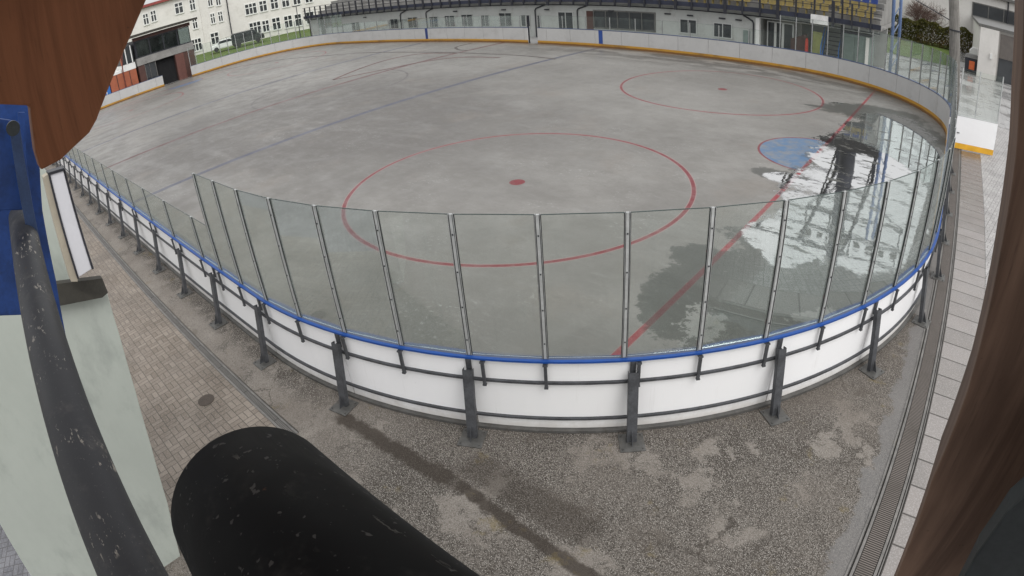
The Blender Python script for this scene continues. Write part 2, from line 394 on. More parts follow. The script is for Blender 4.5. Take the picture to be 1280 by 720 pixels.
def mat_slabs():
    t = NT('path_slabs')
    x, y, z = t.xyz()
    sx = t.math('DIVIDE', t.math('SUBTRACT', x, 4.665), .79); sy = t.math('DIVIDE', t.math('ADD', y, 40.13), .512)
    fx, fy = t.math('FLOOR', sx), t.math('FLOOR', sy)
    u = t.math('MULTIPLY', t.math('SUBTRACT', sx, fx), .79); v = t.math('MULTIPLY', t.math('SUBTRACT', sy, fy), .512)
    d = t.math('MINIMUM', t.math('MINIMUM', u, t.math('SUBTRACT', .79, u)), t.math('MINIMUM', v, t.math('SUBTRACT', .512, v)))
    wn = t.n('ShaderNodeTexWhiteNoise'); t.put(wn.inputs['Vector'], t.comb(fx, fy, 0.0)); r = wn.outputs[0]
    col = t.mix(r, (.195,.18,.17), (.255,.235,.225))
    col = t.mix(t.ss(t.noise(2.2, 6, .65), .4, .7, 0, .6), col, (.25,.225,.21))
    col = t.mix(t.ss(t.noise(45, 3, .7), .45, .7, 0, .35), col, (.55,.53,.52))
    # wet reddish brown soiling by the gate
    far = t.math('MULTIPLY', t.ss(y, -4.0, .5), t.ss(t.noise(2.2, 5, .7, t.mapv(scale=(1,2.2,1))), .22, .50))
    col = t.mix(t.math('MULTIPLY', far, .75), col, (.085,.055,.038))
    j = t.ss(d, .005, .02, 1, 0)
    col = t.mix(t.math('MULTIPLY', j, .9), col, (.04,.035,.03))
    nb = t.bump(t.math('ADD', t.math('MULTIPLY', j, -1.0), t.math('MULTIPLY', t.noise(40, 3, .7), .2)), .5, .006)
    return t.bsdf(col, t.mixf(far, t.ss(t.noise(1.5, 5), .35, .65, .38, .6), .2), 0, nb, .5)

def mat_yard():
    t = NT('wet_yard_paving')
    x, y, z = t.xyz()
    n = t.noise(.35, 5, .6); n2 = t.noise(5, 4, .7)
    col = t.mix(t.ss(n, .35, .65), (.27,.265,.26), (.38,.375,.37))
    col = t.mix(t.ss(n2, .4, .7, 0, .4), col, (.18,.175,.17))
    u = t.math('FRACT', t.math('MULTIPLY', x, 2.0)); v = t.math('FRACT', t.math('MULTIPLY', y, 2.0))
    d = t.math('MINIMUM', t.math('MINIMUM', u, t.math('SUBTRACT', 1.0, u)), t.math('MINIMUM', v, t.math('SUBTRACT', 1.0, v)))
    j = t.ss(d, .01, .04, .45, 0)
    col = t.mix(j, col, (.1,.1,.1))
    return t.bsdf(col, t.ss(n, .4, .62, .14, .45), 0, t.bump(n2, .1, .01), .6)

def mat_grass(name='lawn_grass', a=(.06,.10,.022), b=(.13,.175,.05), c=(.13,.12,.05)):
    t = NT(name)
    n = t.noise(.5, 5, .6); n2 = t.noise(9, 5, .8)
    col = t.mix(t.ss(n2, .3, .7), a, b); col = t.mix(t.ss(n, .5, .7, 0, .6), col, c)
    return t.bsdf(col, .9, 0, t.bump(n2, 1, .05), .2)

def mat_wood(name, a, b, scale=1.0, vertical=True, rough=.6):
    t = NT(name)
    v = t.mapv(scale=(14*scale, 14*scale, .9*scale) if vertical else (1.2*scale, 12*scale, 12*scale))
    g = t.noise(2.0, 6, .65, v, .6); g2 = t.noise(9.0, 4, .7, v)
    big = t.noise(1.6, 4, .6)
    col = t.mix(t.ss(g, .3, .7), a, b); col = t.mix(t.ss(g2, .55, .75, 0, .5), col, tuple(c*.45 for c in a))
    col = t.mix(t.ss(big, .45, .7, 0, .5), col, tuple(c*.6 for c in a))
    kn = t.ss(t.noise(22, 3, .7), .68, .74, 0, .55)
    col = t.mix(kn, col, (.02,.012,.008))
    return t.bsdf(col, rough, 0, t.bump(g2, .35, .002), .35)

def mat_glass(name='board_glass', tint=(.972,.99,.978), rough=.01, dirt=.10):
    t = NT(name)
    tr = t.n('ShaderNodeBsdfTransparent'); t.put(tr.inputs[0], (*tint, 1))
    gl = t.n('ShaderNodeBsdfGlossy'); gl.inputs['Roughness'].default_value = rough; t.put(gl.inputs[0], (.9,.95,.95,1))
    df = t.n('ShaderNodeBsdfDiffuse'); t.put(df.inputs[0], (.40,.46,.43,1))
    fr = t.n('ShaderNodeFresnel'); fr.inputs[0].default_value = 1.5
    n = t.noise(1.2, 4, .6, t.mapv(scale=(1,1,.4)))
    oi = t.n('ShaderNodeObjectInfo').outputs['Random']
    strk = t.math('MULTIPLY', t.ss(t.noise(3.2, 6, .7, t.mapv(scale=(1.5,1.5,.22), loc=(3,2,1))), .52, .78), .055)
    spots = t.math('MULTIPLY', t.ss(t.noise(42, 3, .6), .70, .76), .10)
    haze = t.math('ADD', t.math('MULTIPLY', t.ss(n, .3, .75, dirt*.05, dirt*.30), t.math('MULTIPLY_ADD', oi, 1.6, .3)), t.math('ADD', strk, spots))
    m0 = t.n('ShaderNodeMixShader'); t.put(m0.inputs[0], haze); t.t.links.new(tr.outputs[0], m0.inputs[1]); t.t.links.new(df.outputs[0], m0.inputs[2])
    m1 = t.n('ShaderNodeMixShader'); t.put(m1.inputs[0], t.math('MULTIPLY', fr.outputs[0], .5)); t.t.links.new(m0.outputs[0], m1.inputs[1]); t.t.links.new(gl.outputs[0], m1.inputs[2])
    t.t.links.new(m1.outputs[0], t.out.inputs[0])
    return t.m

def mat_window():
    t = NT('window_pane')
    n = t.noise(.8, 3)
    return t.bsdf(t.mix(n, (.012,.015,.018), (.05,.055,.06)), .06, 0, None, .8)

def mat_pipe(name, base, chips, thr=.66, rough=.45, sm=0.0, spec=.4):
    t = NT(name)
    n = t.noise(3, 5, .6); col = t.mix(t.ss(n, .35, .65), tuple(c*.75 for c in base), tuple(c*1.3 for c in base))
    line = t.ss(t.noise(9, 2, .5, t.mapv(loc=(3,1,2))), .50, .60)
    scr = t.math('MULTIPLY', t.ss(t.noise(60, 5, .7, t.mapv(scale=(.45,1.6,1), rot=(0,.3,.4))), thr, thr+.03), line)
    col = t.mix(scr, col, chips)
    rust = t.ss(t.noise(26, 5, .7, t.mapv(loc=(1,2,3))), .70, .74)
    col = t.mix(t.math('MULTIPLY', rust, .7), col, (.12,.05,.02))
    smu = t.math('MULTIPLY', t.ss(t.noise(14, 5, .7, t.mapv(loc=(6,2,9))), .52, .72), t.ss(t.noise(5, 2, .5), .45, .6)); col = t.mix(t.math('MULTIPLY', smu, sm), col, chips)
    dust = t.ss(t.noise(150, 2, .6), .66, .72, 0, .35)
    col = t.mix(dust, col, (.22,.21,.2))
    return t.bsdf(col, t.ss(n, .3, .7, rough-.1, rough+.12), 0, t.bump(scr, .25, .002), spec)

M_ = {}
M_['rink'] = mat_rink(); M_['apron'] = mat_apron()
M_['brick'] = mat_bricks('brown_pavers', (.165,.138,.114), (.245,.21,.178), .2)
M_['brick2'] = mat_bricks('grey_interlocking_pavers', (.13,.13,.145), (.20,.20,.215), .2, .4)
M_['brick3'] = mat_bricks('pale_block_pavers', (.30,.29,.285), (.40,.385,.38), .2, .2)
M_['slabs'] = mat_slabs(); M_['yard'] = mat_yard(); M_['grass'] = mat_grass()
M_['earth'] = simple('earth', (.16,.15,.135), .9, var=.3, scale=.6, bumpk=.4)
def mat_board():
    t = NT('white_board_plastic'); x, y, z = t.xyz(t.n('ShaderNodeNewGeometry').outputs['Position'])
    P = t.n('ShaderNodeNewGeometry').outputs['Position']
    n = t.noise(5, 6, .7, P); n2 = t.noise(.9, 4, .6, P); dr = t.noise(2.2, 6, .75, t.mapv(P, scale=(6,6,.35)))
    oi = t.n('ShaderNodeObjectInfo').outputs['Random']
    col = t.mix(oi, (.80,.80,.80), (.86,.86,.87))
    col = t.mix(t.ss(t.math('ADD', t.math('MULTIPLY', n, .22), t.math('SUBTRACT', .16, z)), .05, .25, 0, .5), col, (.36,.32,.27))
    col = t.mix(t.ss(dr, .58, .78, 0, .22), col, (.42,.40,.37))
    col = t.mix(t.ss(t.noise(9, 5, .8, t.mapv(P, scale=(1,1,2.5))), .68, .72, 0, .4), col, (.28,.27,.26))
    return t.bsdf(col, t.ss(n2, .3, .7, .35, .5))
M_['hdpe'] = mat_board() or simple('white_board_plastic', (.84,.84,.85), .42, var=.03, scale=2.5, dirt=(.40,.38,.35), dirt_amt=.22)
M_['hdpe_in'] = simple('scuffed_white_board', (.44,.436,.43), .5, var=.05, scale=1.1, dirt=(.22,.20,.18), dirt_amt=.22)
def mat_kick():
    t = NT('yellow_kick_plate'); x, y, z = t.xyz()
    n = t.noise(2.0, 6, .7); n2 = t.noise(.5, 4, .6, t.mapv(loc=(3,3,0)))
    col = t.mix(n, (.40,.20,.022), (.50,.27,.035))
    col = t.mix(t.ss(t.math('ADD', t.math('SUBTRACT', n, .5), t.math('DIVIDE', t.math('SUBTRACT', .115, z), .1)), -.25, .25, 0, .85), col, (.13,.058,.022))
    col = t.mix(t.ss(n2, .52, .7, 0, .6), col, (.14,.075,.03))
    return t.bsdf(col, .5)
M_['yellow'] = mat_kick()
M_['blue'] = simple('blue_cap_rail', (.010,.062,.27), .45, var=.1, scale=4)
M_['cap_in'] = simple('dull_blue_grey_strip', (.07,.09,.15), .5, var=.2)
M_['stripe'] = simple('blue_painted_stripe', (.02,.06,.24), .5)
M_['bluedk'] = simple('dark_blue_stripe', (.02,.04,.16), .5)
M_['steel'] = simple('galvanised_steel', (.078,.081,.088), .5, .35, var=.35, scale=7, dirt=(.03,.03,.03), dirt_amt=.5, bumpk=.15)
M_['steel_l'] = simple('pale_galvanised_steel', (.15,.148,.142), .5, .6, var=.25, scale=6, dirt=(.10,.08,.06), dirt_amt=.5)
M_['alu'] = simple('aluminium_profile', (.50,.515,.51), .38, .35, var=.12, scale=5, dirt=(.2,.2,.19), dirt_amt=.3)
M_['rubber'] = simple('black_gasket', (.012,.012,.013), .6)
M_['glass'] = mat_glass(); M_['gedge'] = simple('glass_edge', (.05,.07,.065), .25)
M_['window'] = mat_window()
M_['render_w'] = simple('white_render', (.66,.64,.61), .85, var=.06, scale=.5, dirt=(.42,.39,.35), dirt_amt=.35)
M_['render_g'] = simple('grey_render', (.40,.41,.395), .85, var=.08, scale=.6, dirt=(.22,.21,.19), dirt_amt=.5)
M_['frame_g'] = simple('light_grey_window_frame', (.42,.43,.42), .6, var=.05)
M_['frame_w'] = simple('white_window_frame', (.72,.72,.70), .5, var=.04)
M_['dark'] = simple('dark_steel', (.022,.023,.03), .5, var=.3)
M_['navy'] = simple('navy_fascia', (.022,.026,.045), .55, var=.3, scale=1.2)
M_['seat_y'] = simple('yellow_seat', (.28,.22,.08), .5, var=.2, dirt=(.2,.16,.1), dirt_amt=.6)
M_['seat_b'] = simple('blue_seat', (.03,.06,.22), .45)
M_['conc'] = simple('stand_concrete', (.23,.225,.215), .85, var=.2, scale=.9, dirt=(.1,.095,.09), dirt_amt=.5)
M_['brown'] = simple('brown_cladding', (.075,.035,.028), .6, var=.2, scale=1.5)
M_['orange'] = simple('rust_orange_panel', (.33,.10,.05), .6, var=.15, scale=1.5)
M_['bluedoor'] = simple('blue_paint', (.03,.14,.42), .45)
M_['wood_dk'] = mat_wood('stained_timber', (.095,.055,.037), (.24,.15,.105), .45)
M_['wood_bd'] = mat_wood('reddish_plywood', (.17,.062,.025), (.26,.10,.044), 1.1, True, .6)
M_['redtile'] = simple('red_roof_edge', (.25,.05,.045), .6)
M_['carw'] = simple('white_car_paint', (.7,.7,.7), .25, var=.03); M_['card'] = simple('dark_car_paint', (.03,.035,.035), .25)
M_['tyre'] = simple('tyre_rubber', (.02,.02,.02), .8)
M_['pole'] = mat_wood('weathered_pole', (.10,.094,.085), (.19,.18,.165), .6)
M_['steelblue'] = simple('blue_painted_steel', (.012,.045,.18), .45, var=.3, scale=6, dirt=(.008,.02,.06), dirt_amt=.6)
M_['pipe'] = mat_pipe('grey_painted_pipe', (.042,.043,.047), (.36,.33,.29), .58, .5, .12, .3)
M_['black'] = mat_pipe('black_housing', (.003,.003,.0032), (.09,.085,.075), .63, .6, .5, .12)
M_['pale'] = simple('pale_green_render', (.40,.43,.39), .85, var=.05, scale=1.2, dirt=(.25,.27,.25), dirt_amt=.5, bumpk=.2, stretch=(1,1,.5))
M_['roof_and_shade'] = simple('dark_roof_and_pier_shade', (.045,.042,.035), .8, var=.3, scale=8)  # dark tone of the hut roof, also the painted shade on the pier
M_['beige'] = simple('beige_trim', (.38,.34,.27), .7, var=.1)
M_['sign'] = simple('white_light_box', (.60,.60,.63), .4, var=.03)
M_['dkgrey'] = simple('dark_grey_bracket', (.03,.036,.038), .55, var=.3, scale=12)
M_['stainless'] = simple('drain_edge', (.20,.19,.18), .5, .5, var=.3, scale=4)
M_['iron'] = simple('cast_iron', (.075,.06,.05), .7, .2, var=.3, scale=20, bumpk=.5)
M_['orange2'] = simple('orange_plastic', (.65,.14,.04), .5); M_['red'] = simple('red_paint', (.5,.05,.03), .5)
M_['greenwall'] = simple('green_grey_door', (.17,.21,.195), .55)
M_['hedge'] = mat_grass('hedge_leaf', (.035,.05,.012), (.12,.10,.03), (.15,.09,.04))
M_['twig'] = simple('bare_twig', (.12,.075,.06), .8, var=.3, scale=4)

def mat_grate():
    t = NT('slotted_grate')
    g = t.n('ShaderNodeTexCoord').outputs['Object']; x, y, z = t.xyz(g)
    sl = t.ss(t.math('ABSOLUTE', t.math('SUBTRACT', t.math('FRACT', t.math('MULTIPLY', y, 32.0)), .5)), .2, .3)
    n = t.noise(1.5, 5, .6)
    col = t.mix(sl, (.03,.026,.022), (.19,.165,.15)); col = t.mix(t.ss(n, .45, .7, 0, .6), col, (.08,.07,.06))
    return t.bsdf(col, .6, .2, t.bump(sl, .8, .01), .4)
def mat_grate_x():
    t = NT('slotted_grate_side')
    x, y, z = t.xyz()
    sl = t.ss(t.math('ABSOLUTE', t.math('SUBTRACT', t.math('FRACT', t.math('MULTIPLY', x, 32.0)), .5)), .2, .3)
    n = t.noise(1.5, 5, .6)
    col = t.mix(sl, (.06,.055,.05), (.19,.18,.17)); col = t.mix(t.ss(n, .45, .7, 0, .6), col, (.08,.08,.075))
    return t.bsdf(col, .6, .2, t.bump(sl, .8, .01), .4)
M_['grate'] = mat_grate(); M_['gratex'] = mat_grate_x()

# ------------------------------------------------------------------ the setting
def sheet(name, poly, z, mat, kind='structure', thick=0.0):
    mb = MB(); mb.sheet(poly, z); o = mb.build(name, mat, recalc=False)
    if o.data.polygons[0].normal.z < 0:
        o.data.flip_normals()
    return tag(o, kind=kind)
def rect(x0, y0, x1, y1): return [(x0,y0),(x1,y0),(x1,y1),(x0,y1)]
sheet('ground', rect(-700,-500,600,900), -.05, M_['earth'])
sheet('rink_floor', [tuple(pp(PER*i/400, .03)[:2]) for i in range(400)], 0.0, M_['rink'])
sheet('apron', rect(-62,-15.72,4.30,13.5), -.006, M_['apron'])
sheet('brick_path', rect(-62,-19.3,-2.5,-15.90), -.004, M_['brick'])
sheet('corner_apron', rect(-2.5,-19.3,4.28,-15.68), -.005, M_['apron'])
sheet('side_path', rect(-30,-27,8,-19.3), -.003, M_['brick2'])
sheet('slab_path', rect(4.665,-19.2,5.455,12), -.003, M_['slabs'])
sheet('block_path', rect(5.455,-19.2,14,12), -.007, M_['brick3'])
sheet('yard', rect(-60,13.5,30,32.2), -.008, M_['yard'])
sheet('yard_slope', rect(4.2,12,30,13.5), -.009, M_['yard'])
sheet('far_yard', rect(4.1,32.2,30,52), -.010, M_['yard'])
tag(sheet('lawn', rect(-30,32.2,4.1,52), .02, M_['grass']), 'short green lawn between the wet yard and the hedge', 'lawn')
mb = MB(); mb.add([(-60,-8,0),(-60,60,0),(-120,60,1.2),(-120,-8,1.2)], [(0,1,2,3)]); o = mb.build('left_grass', M_['grass'], recalc=False)
if o.data.polygons[0].normal.z < 0: o.data.flip_normals()
tag(o, kind='structure')
sheet('left_yard', [(-56.0,-25),(-56.0,7),(-62,7),(-62,-25)], .004, M_['yard'])

def strip(name, pts, w, mat):
    mb = MB(); n = len(pts); vs = []
    for i, p in enumerate(pts):
        a = Vector(pts[max(i-1,0)]); b = Vector(pts[min(i+1,n-1)]); d = (b-a).normalized(); q = Vector((-d.y, d.x))*w/2
        vs += [(p[0]+q.x, p[1]+q.y, .004), (p[0]-q.x, p[1]-q.y, .004)]
    mb.add(vs, [(2*i, 2*i+1, 2*i+3, 2*i+2) for i in range(n-1)])
    o = mb.build(name, mat, recalc=False)
    if o.data.polygons[0].normal.z < 0: o.data.flip_normals()
    return tag(o, kind='structure')
M_['worn_dk'] = simple('worn_dark_paint', (.085,.075,.07), .6, var=.5, scale=2, dirt=(.18,.17,.16), dirt_amt=.7)
M_['worn_rd'] = simple('worn_red_paint', (.115,.065,.06), .6, var=.4, scale=2, dirt=(.18,.17,.16), dirt_amt=.7)
def spline(P, n=10):
    out = []
    for i in range(len(P)-1):
        p0, p1, p2, p3 = P[max(i-1,0)], P[i], P[i+1], P[min(i+2, len(P)-1)]
        for k in range(n):
            u = k/n
            out.append(tuple(.5*((2*p1[j])+(-p0[j]+p2[j])*u+(2*p0[j]-5*p1[j]+4*p2[j]-p3[j])*u*u+(-p0[j]+3*p1[j]-3*p2[j]+p3[j])*u**3) for j in (0,1)))
    out.append(P[-1]); return out
strip('painted_track_line', spline([(-54,3.5),(-52.99,4.88),(-46.74,8.01),(-39.13,9.5),(-36.8,10.05),(-29.64,10.25),(-23.62,10.22),(-19.48,10.1),(-17.17,9.7)]), .24, M_['worn_dk'])
strip('painted_arc', spline([(-27.69,1.57),(-28.4,3.0),(-29.22,5.04),(-29.69,7.08),(-29.5,8.6),(-28.54,9.73),(-25.86,10.1)]), .24, M_['worn_rd'])
strip('painted_arc', spline([(-27.69,1.57),(-26.84,3.32),(-26.15,4.98),(-25.6,6.76),(-24.57,8.27),(-23.2,8.95),(-20.96,9.17)]), .24, M_['worn_rd'])
strip('painted_arc', spline([(-25.7,11.2),(-26.9,11.46),(-28.2,12.6),(-28.3,14.26)]), .22, M_['worn_dk'])
# yellow/brown dirt puddle line by the far kick plate
# ------------------------------------------------------------------ drains
def drain(name, x0, x1, y0, y1, label, along):
    r = empty(name, ((x0+x1)/2, (y0+y1)/2, 0), label, 'drain')
    mb = MB()
    if along == 'y':
        mb.box(x0, x0+.035, y0, y1, -.04, .008); mb.box(x1-.035, x1, y0, y1, -.04, .008)
        mb.box(x0-.05, x0-.03, y0, y1, -.04, .004); mb.box(x1+.015, x1+.03, y0, y1, -.04, .003)
    else:
        mb.box(x0, x1, y0, y0+.035, -.04, .008); mb.box(x0, x1, y1-.035, y1, -.04, .008)
        pass
    mb.build('channel_edge', M_['stainless'], r)
    k = 1.0
    seg = MB()
    if along == 'y':
        y = y0
        while y < y1: seg.box(x0+.045, x1-.045, y+.004, min(y+k, y1)-.004, -.03, .004); y += k
    else:
        x = x0
        while x < x1: seg.box(x+.004, min(x+k, x1)-.004, y0+.04, y1-.04, -.03, .004); x += k
    seg.build('grate', M_['grate' if along == 'y' else 'gratex'], r)
drain('trench_drain', 4.32, 4.62, -15.96, 12, 'long slotted steel drain channel beside the pale slab path', 'y')
drain('trench_drain', -62, -2.5, -15.90, -15.74, 'long narrow drain channel between brown pavers and the boards', 'x')
mb = MB(); mb.tube([(-4.37,-16.41,-.03),(-4.37,-16.41,.006)], .145, 28)
o = mb.build('manhole_cover', M_['iron'], loc=(-4.37,-16.41,0)); tag(o, 'small round cast iron cover set in the brown brick paving', 'manhole cover')

# ------------------------------------------------------------------ the boards
GT, GL_ = 1.83, .84
def tall(s):
    s %= PER
    return s <= 40.95 or s >= PER-1.6 or (80.3 <= s <= 122.9)
def stanchion_mesh(h):
    mb = MB()
    mb.box(-.018, .018, .034, .060, -.0, h)               # the profile, local y = outward
    mb.box(-.030, -.0265, .026, .068, 0.0, h); mb.box(.0265, .030, .026, .068, 0.0, h)
    mb.cur = 1
    mb.box(-.0263, -.0183, .03, .064, .0, h-.003); mb.box(.0183, .0263, .03, .064, .0, h-.003); mb.box(-.037, -.0303, .035, .055, .0, h-.003); mb.box(.0303, .037, .035, .055, .0, h-.003)
    mb.cur = 2
    for z in (h*.12, h*.37, h*.62, h*.87): mb.box(-.008, .008, .062, .068, z-.008, z+.008)
    return mb
def post_mesh():
    """leaning channel brace, local y = outward, standing on a plate"""
    mb = MB()
    a, b = Vector((0,.335,.02)), Vector((0,.165,1.0)); d = (b-a).normalized(); o = Vector((0,d.z,-d.y))
    L = (b-a).length; c = (a+b)/2
    mb.obox(c, (.062,0,0), d*(L/2), o*.004)
    mb.obox(c+Vector((-.060,0,0))-o*.032, (.0035,0,0), d*(L/2), o*.03)
    mb.obox(c+Vector((.060,0,0))-o*.032, (.0035,0,0), d*(L/2), o*.03)
    mb.box(-.034, .034, .075, .095, .9, H-.025)             # upright against the boards
    mb.box(-.034, .034, .096, .15, .93, .96)
    mb.add([(-.004,.345,.02),(-.004,.42,.02),(-.004,.33,.22),(.004,.345,.02),(.004,.42,.02),(.004,.33,.22)], [(0,1,2),(5,4,3),(0,3,4,1),(1,4,5,2),(2,5,3,0)])
    return mb
def plate_mesh():
    mb = MB(); mb.box(-.16, .16, .17, .49, 0, .010)
    for x in (-.125, .125):
        for y in (.21, .45): mb.tube([(x,y,.014),(x,y,.03)], .012, 6)
    return mb
SRC = {}
def boards(label, s0, s1, gapposts=()):
    base = pp(s0, .1)
    T = empty('rink_boards', base, label, 'rink boards')
    def frame_at(s):
        p, n = perim(s); return p, n, math.atan2(n.y, n.x)-PI/2
    # supports
    ks = range(int(math.ceil((s0-5.89)/1.955)), int(math.floor((s1-5.89)/1.955))+1)
    posts = [5.89+1.955*k for k in ks]
    for s in posts:
        p, n, a = frame_at(s)
        if 'post' not in SRC:
            SRC['post'] = post_mesh().build('support_post', M_['steel'], bevel=0); SRC['plate'] = plate_mesh().build('base_plate', M_['steel_l'])
            o, q = SRC['post'], SRC['plate']
            o.parent = T; o.location = p-wloc(T); o.rotation_euler = (0,0,a); q.parent = o
        else:
            o = dup(SRC['post'], T, p, a)
            q = SRC['plate'].copy(); COL.objects.link(q); q.parent = o; q.location = (0,0,0)
    # panels between the supports
    ed = [s0]+[s for s in posts if s-s0 > .3 and s1-s > .3]+[s1]
    for a, b in zip(ed[:-1], ed[1:]):
        mb = MB(); g = .009
        sweep(mb, a+g, b-g, .025, .060, .045, H-.03)
        mb.cur = 1
        sweep(mb, a+g, b-g, 0.0, .024, .24, H-.03)
        mb.build('board_panel', [M_['hdpe'], M_['hdpe_in']], T)
    def cont(name, mat, *spec):
        mb = MB()
        for (o0, o1, z0, z1) in spec: sweep(mb, s0, s1, o0, o1, z0, z1)
        mb.build(name, mat, T)
    cont('cap_rail', M_['blue'], (.064,.108,H-.022,H+.006))
    cont('cap_strip', M_['cap_in'], (-.006,.0635,H-.0295,H+.003))
    cont('kick_plate', M_['yellow'], (-.012,.023,.0,.238))
    cont('crossbar', M_['steel'], (.062,.10,.795,.825))
    cont('crossbar', M_['steel'], (.062,.10,.21,.24))
    cont('sill', M_['steel_l'], (.062,.12,.0,.04), (.024,.0615,.0,.044))
    # glass: uprights and panes
    st = []; s = 3.95
    k = int(math.floor((s0-3.95)/.918)); s = 3.95+.918*k
    while s < s1+.918:
        st.append(s); s += .918
    st = [s for s in st if s0+.12 < s < s1-.12]
    keep = []; last = None
    for s in st:
        if tall(s): keep.append(s); last = s
        elif last is None or s-last > 1.5: keep.append(s); last = s
    st = [s0+.05]+keep+[s1-.05]
    for s in st:
        if s < -53.5: continue
        h = GT if tall(s) else GL_
        key = 'stan%.1f' % h
        p, n, a = frame_at(s); p = p+Vector((0,0,H+.012))
        if key not in SRC:
            o = stanchion_mesh(h).build('stanchion', [M_['alu'], M_['rubber'], M_['dark']]); SRC[key] = o
            o.parent = T; o.location = p-wloc(T); o.rotation_euler = (0,0,a)
        else: dup(SRC[key], T, p, a)
        near = [q for q in posts if abs(q-s) < .13]
        sb = s+(.17 if near else 0)
        p, n, a = frame_at(sb)
        if 'brk' not in SRC:
            m2 = MB(); m2.box(-.019, .019, .101, .135, .76, H-.03); m2.box(-.03,.03,.062,.14,H-.05,H-.03); m2.box(-.024,.024,.101,.14,.755,.775)
            o = m2.build('bracket', M_['steel']); SRC['brk'] = o; o.parent = T; o.location = p-wloc(T); o.rotation_euler = (0,0,a)
        else: dup(SRC['brk'], T, p, a)
    for a, b in zip(st[:-1], st[1:]):
        if a < -53.5: continue
        h = GT if (tall(a) and tall(b)) else GL_
        pa, pb = pp(a, .045), pp(b, .045); d = (pb-pa).normalized(); pa += d*.0375; pb -= d*.0375
        nrm = Vector((d.y, -d.x, 0)); z0, z1 = H+.02, H+.012+h
        mb = MB(); mb.obox((pa+pb)/2+Vector((0,0,(z0+z1-.012)/2)), (pb-pa)/2, nrm*.0045, (0,0,(z1-.012-z0)/2))
        mb.cur = 1; mb.obox((pa+pb)/2+Vector((0,0,z1-.005)), (pb-pa)/2, nrm*.0052, (0,0,.004))
        mb.build('glass_pane', [M_['glass'], M_['gedge']], T)
    return T
TA = boards('white rink boards with clear glass curving round the near corner and along the near side', -61.36, 23.46)
TC = boards('rink boards round the far right corner with yellow kick plate and tall glass', 25.0, 57.5)
TB = boards('rink boards on the far left side with yellow kick plate, up to the gateway', 58.37, 99.28)
# blue-line stripes painted on the far boards
for T, sx in ((TC, 39.42+(-4.47+17.43)), (TB, 39.42+(-4.47+2*C-17.43))):
    mb = MB(); sweep(mb, sx-.15, sx+.15, -.006, -.001, .24, H-.03); o = mb.build('blue_line_stripe', M_['stripe'] if T is TC else M_['bluedk'], T)
# gate post pair at the narrow far gap
for T, s in ((TC, 57.46), (TB, 58.41)):
    mb = MB(); sweep(mb, s-.05, s+.05, .12, .22, 0, 2.0); mb.build('gap_post', M_['dark'], T)

# open gate leaf
g0 = Vector((4.30, 5.28, 0)); g1 = Vector((5.96, 5.79, 0)); gd = (g1-g0).normalized(); gn = Vector((gd.y, -gd.x, 0)); gl = (g1-g0).length
G = empty('rink_gate', g0, 'white gate leaf with yellow base and glass standing open outward on the slab path', 'gate')
def gbox(a, b, o0, o1, z0, z1, mb): mb.obox(g0+gd*(a+b)/2+gn*(o0+o1)/2+Vector((0,0,(z0+z1)/2)), gd*(b-a)/2, gn*(o1-o0)/2, (0,0,(z1-z0)/2))
mb = MB(); gbox(0, gl, 0, .04, .24, 1.24, mb); mb.build('board_panel', simple('clean_white_plastic', (.86,.86,.87), .4, var=.01, dirt=(.5,.48,.45), dirt_amt=.05), G)
mb = MB(); gbox(0, gl, -.002, .045, .03, .235, mb); mb.build('kick_plate', simple('clean_yellow_plastic', (.75,.40,.03), .45), G)
mb = MB()
for a in (.02, gl*.43, gl-.02): gbox(a-.02, a+.02, -.05, -.004, 1.245, 3.0, mb)
gbox(0, gl, -.05, .042, 1.243, 1.262, mb); mb.build('gate_frame', M_['alu'], G)
mb = MB(); gbox(.045, gl*.43-.025, -.03, -.02, 1.264, 2.98, mb); mb.build('glass_pane', M_['glass'], G)
mb = MB(); gbox(gl*.43+.025, gl-.045, -.03, -.02, 1.264, 2.98, mb); mb.build('glass_pane', M_['glass'], G)
mb = MB(); mb.obox(g0+gd*.12+gn*.05+Vector((0,0,.62)), gd*.05, gn*.012, (0,0,.015)); mb.build('handle', M_['dark'], G)

# ------------------------------------------------------------------ grandstand behind the far boards
YS = 18.0
ST = empty('grandstand', (-28, YS, 0), 'long grey grandstand with dark fascia behind the far boards', 'grandstand')
mb = MB(); mb.box(-57.6, -8.15, YS, YS+.3, 0, 2.72); mb.box(-57.6,-57.3,YS,YS+9,0,2.72); mb.box(-8.4,-8.15,YS+.3,YS+5,0,2.72); mb.box(-8.15,-.6,YS+4.8,YS+5.1,0,2.72); mb.build('wall', M_['render_g'], ST)
mb = MB(); mb.tube([(-57.6,YS-.05,2.52),(-.5,YS-.05,2.52)], .035, 6); mb.build('cable_pipe', M_['dark'], ST)
mb = MB(); mb.box(-8.15,-.6,YS+.02,YS+.28,2.42,2.72); mb.build('lintel', M_['render_g'], ST)
mb = MB(); mb.box(-57.6,-.4,YS-.55,YS+9.5,2.73,2.86); mb.build('deck_slab', M_['conc'], ST)
mb = MB(); mb.box(-57.6,-.4,YS-.62,YS-.56,2.80,3.08); mb.build('fascia', M_['navy'], ST)
mb = MB(); mb.box(-8.2,-7.95,YS-.03,YS+.3,0,2.41); mb.build('column', M_['frame_w'], ST)
x = -57.0; i = 0
postA = None; postB = None
while x < -.5:
    w = .09 if i % 3 == 0 else .05
    key = 'wide' if i % 3 == 0 else 'thin'
    if key not in SRC:
        m2 = MB(); m2.box(-w, w, -.1, .0, 2.52 if i % 3 == 0 else 2.60, 4.05)
        o = m2.build('railing_post', M_['dark']); o.parent = ST; o.location = Vector((x, YS-.63, 0))-wloc(ST); SRC[key] = o
    else: dup(SRC[key], ST, (x, YS-.63, 0), 0)
    x += 1.12; i += 1
mb = MB()
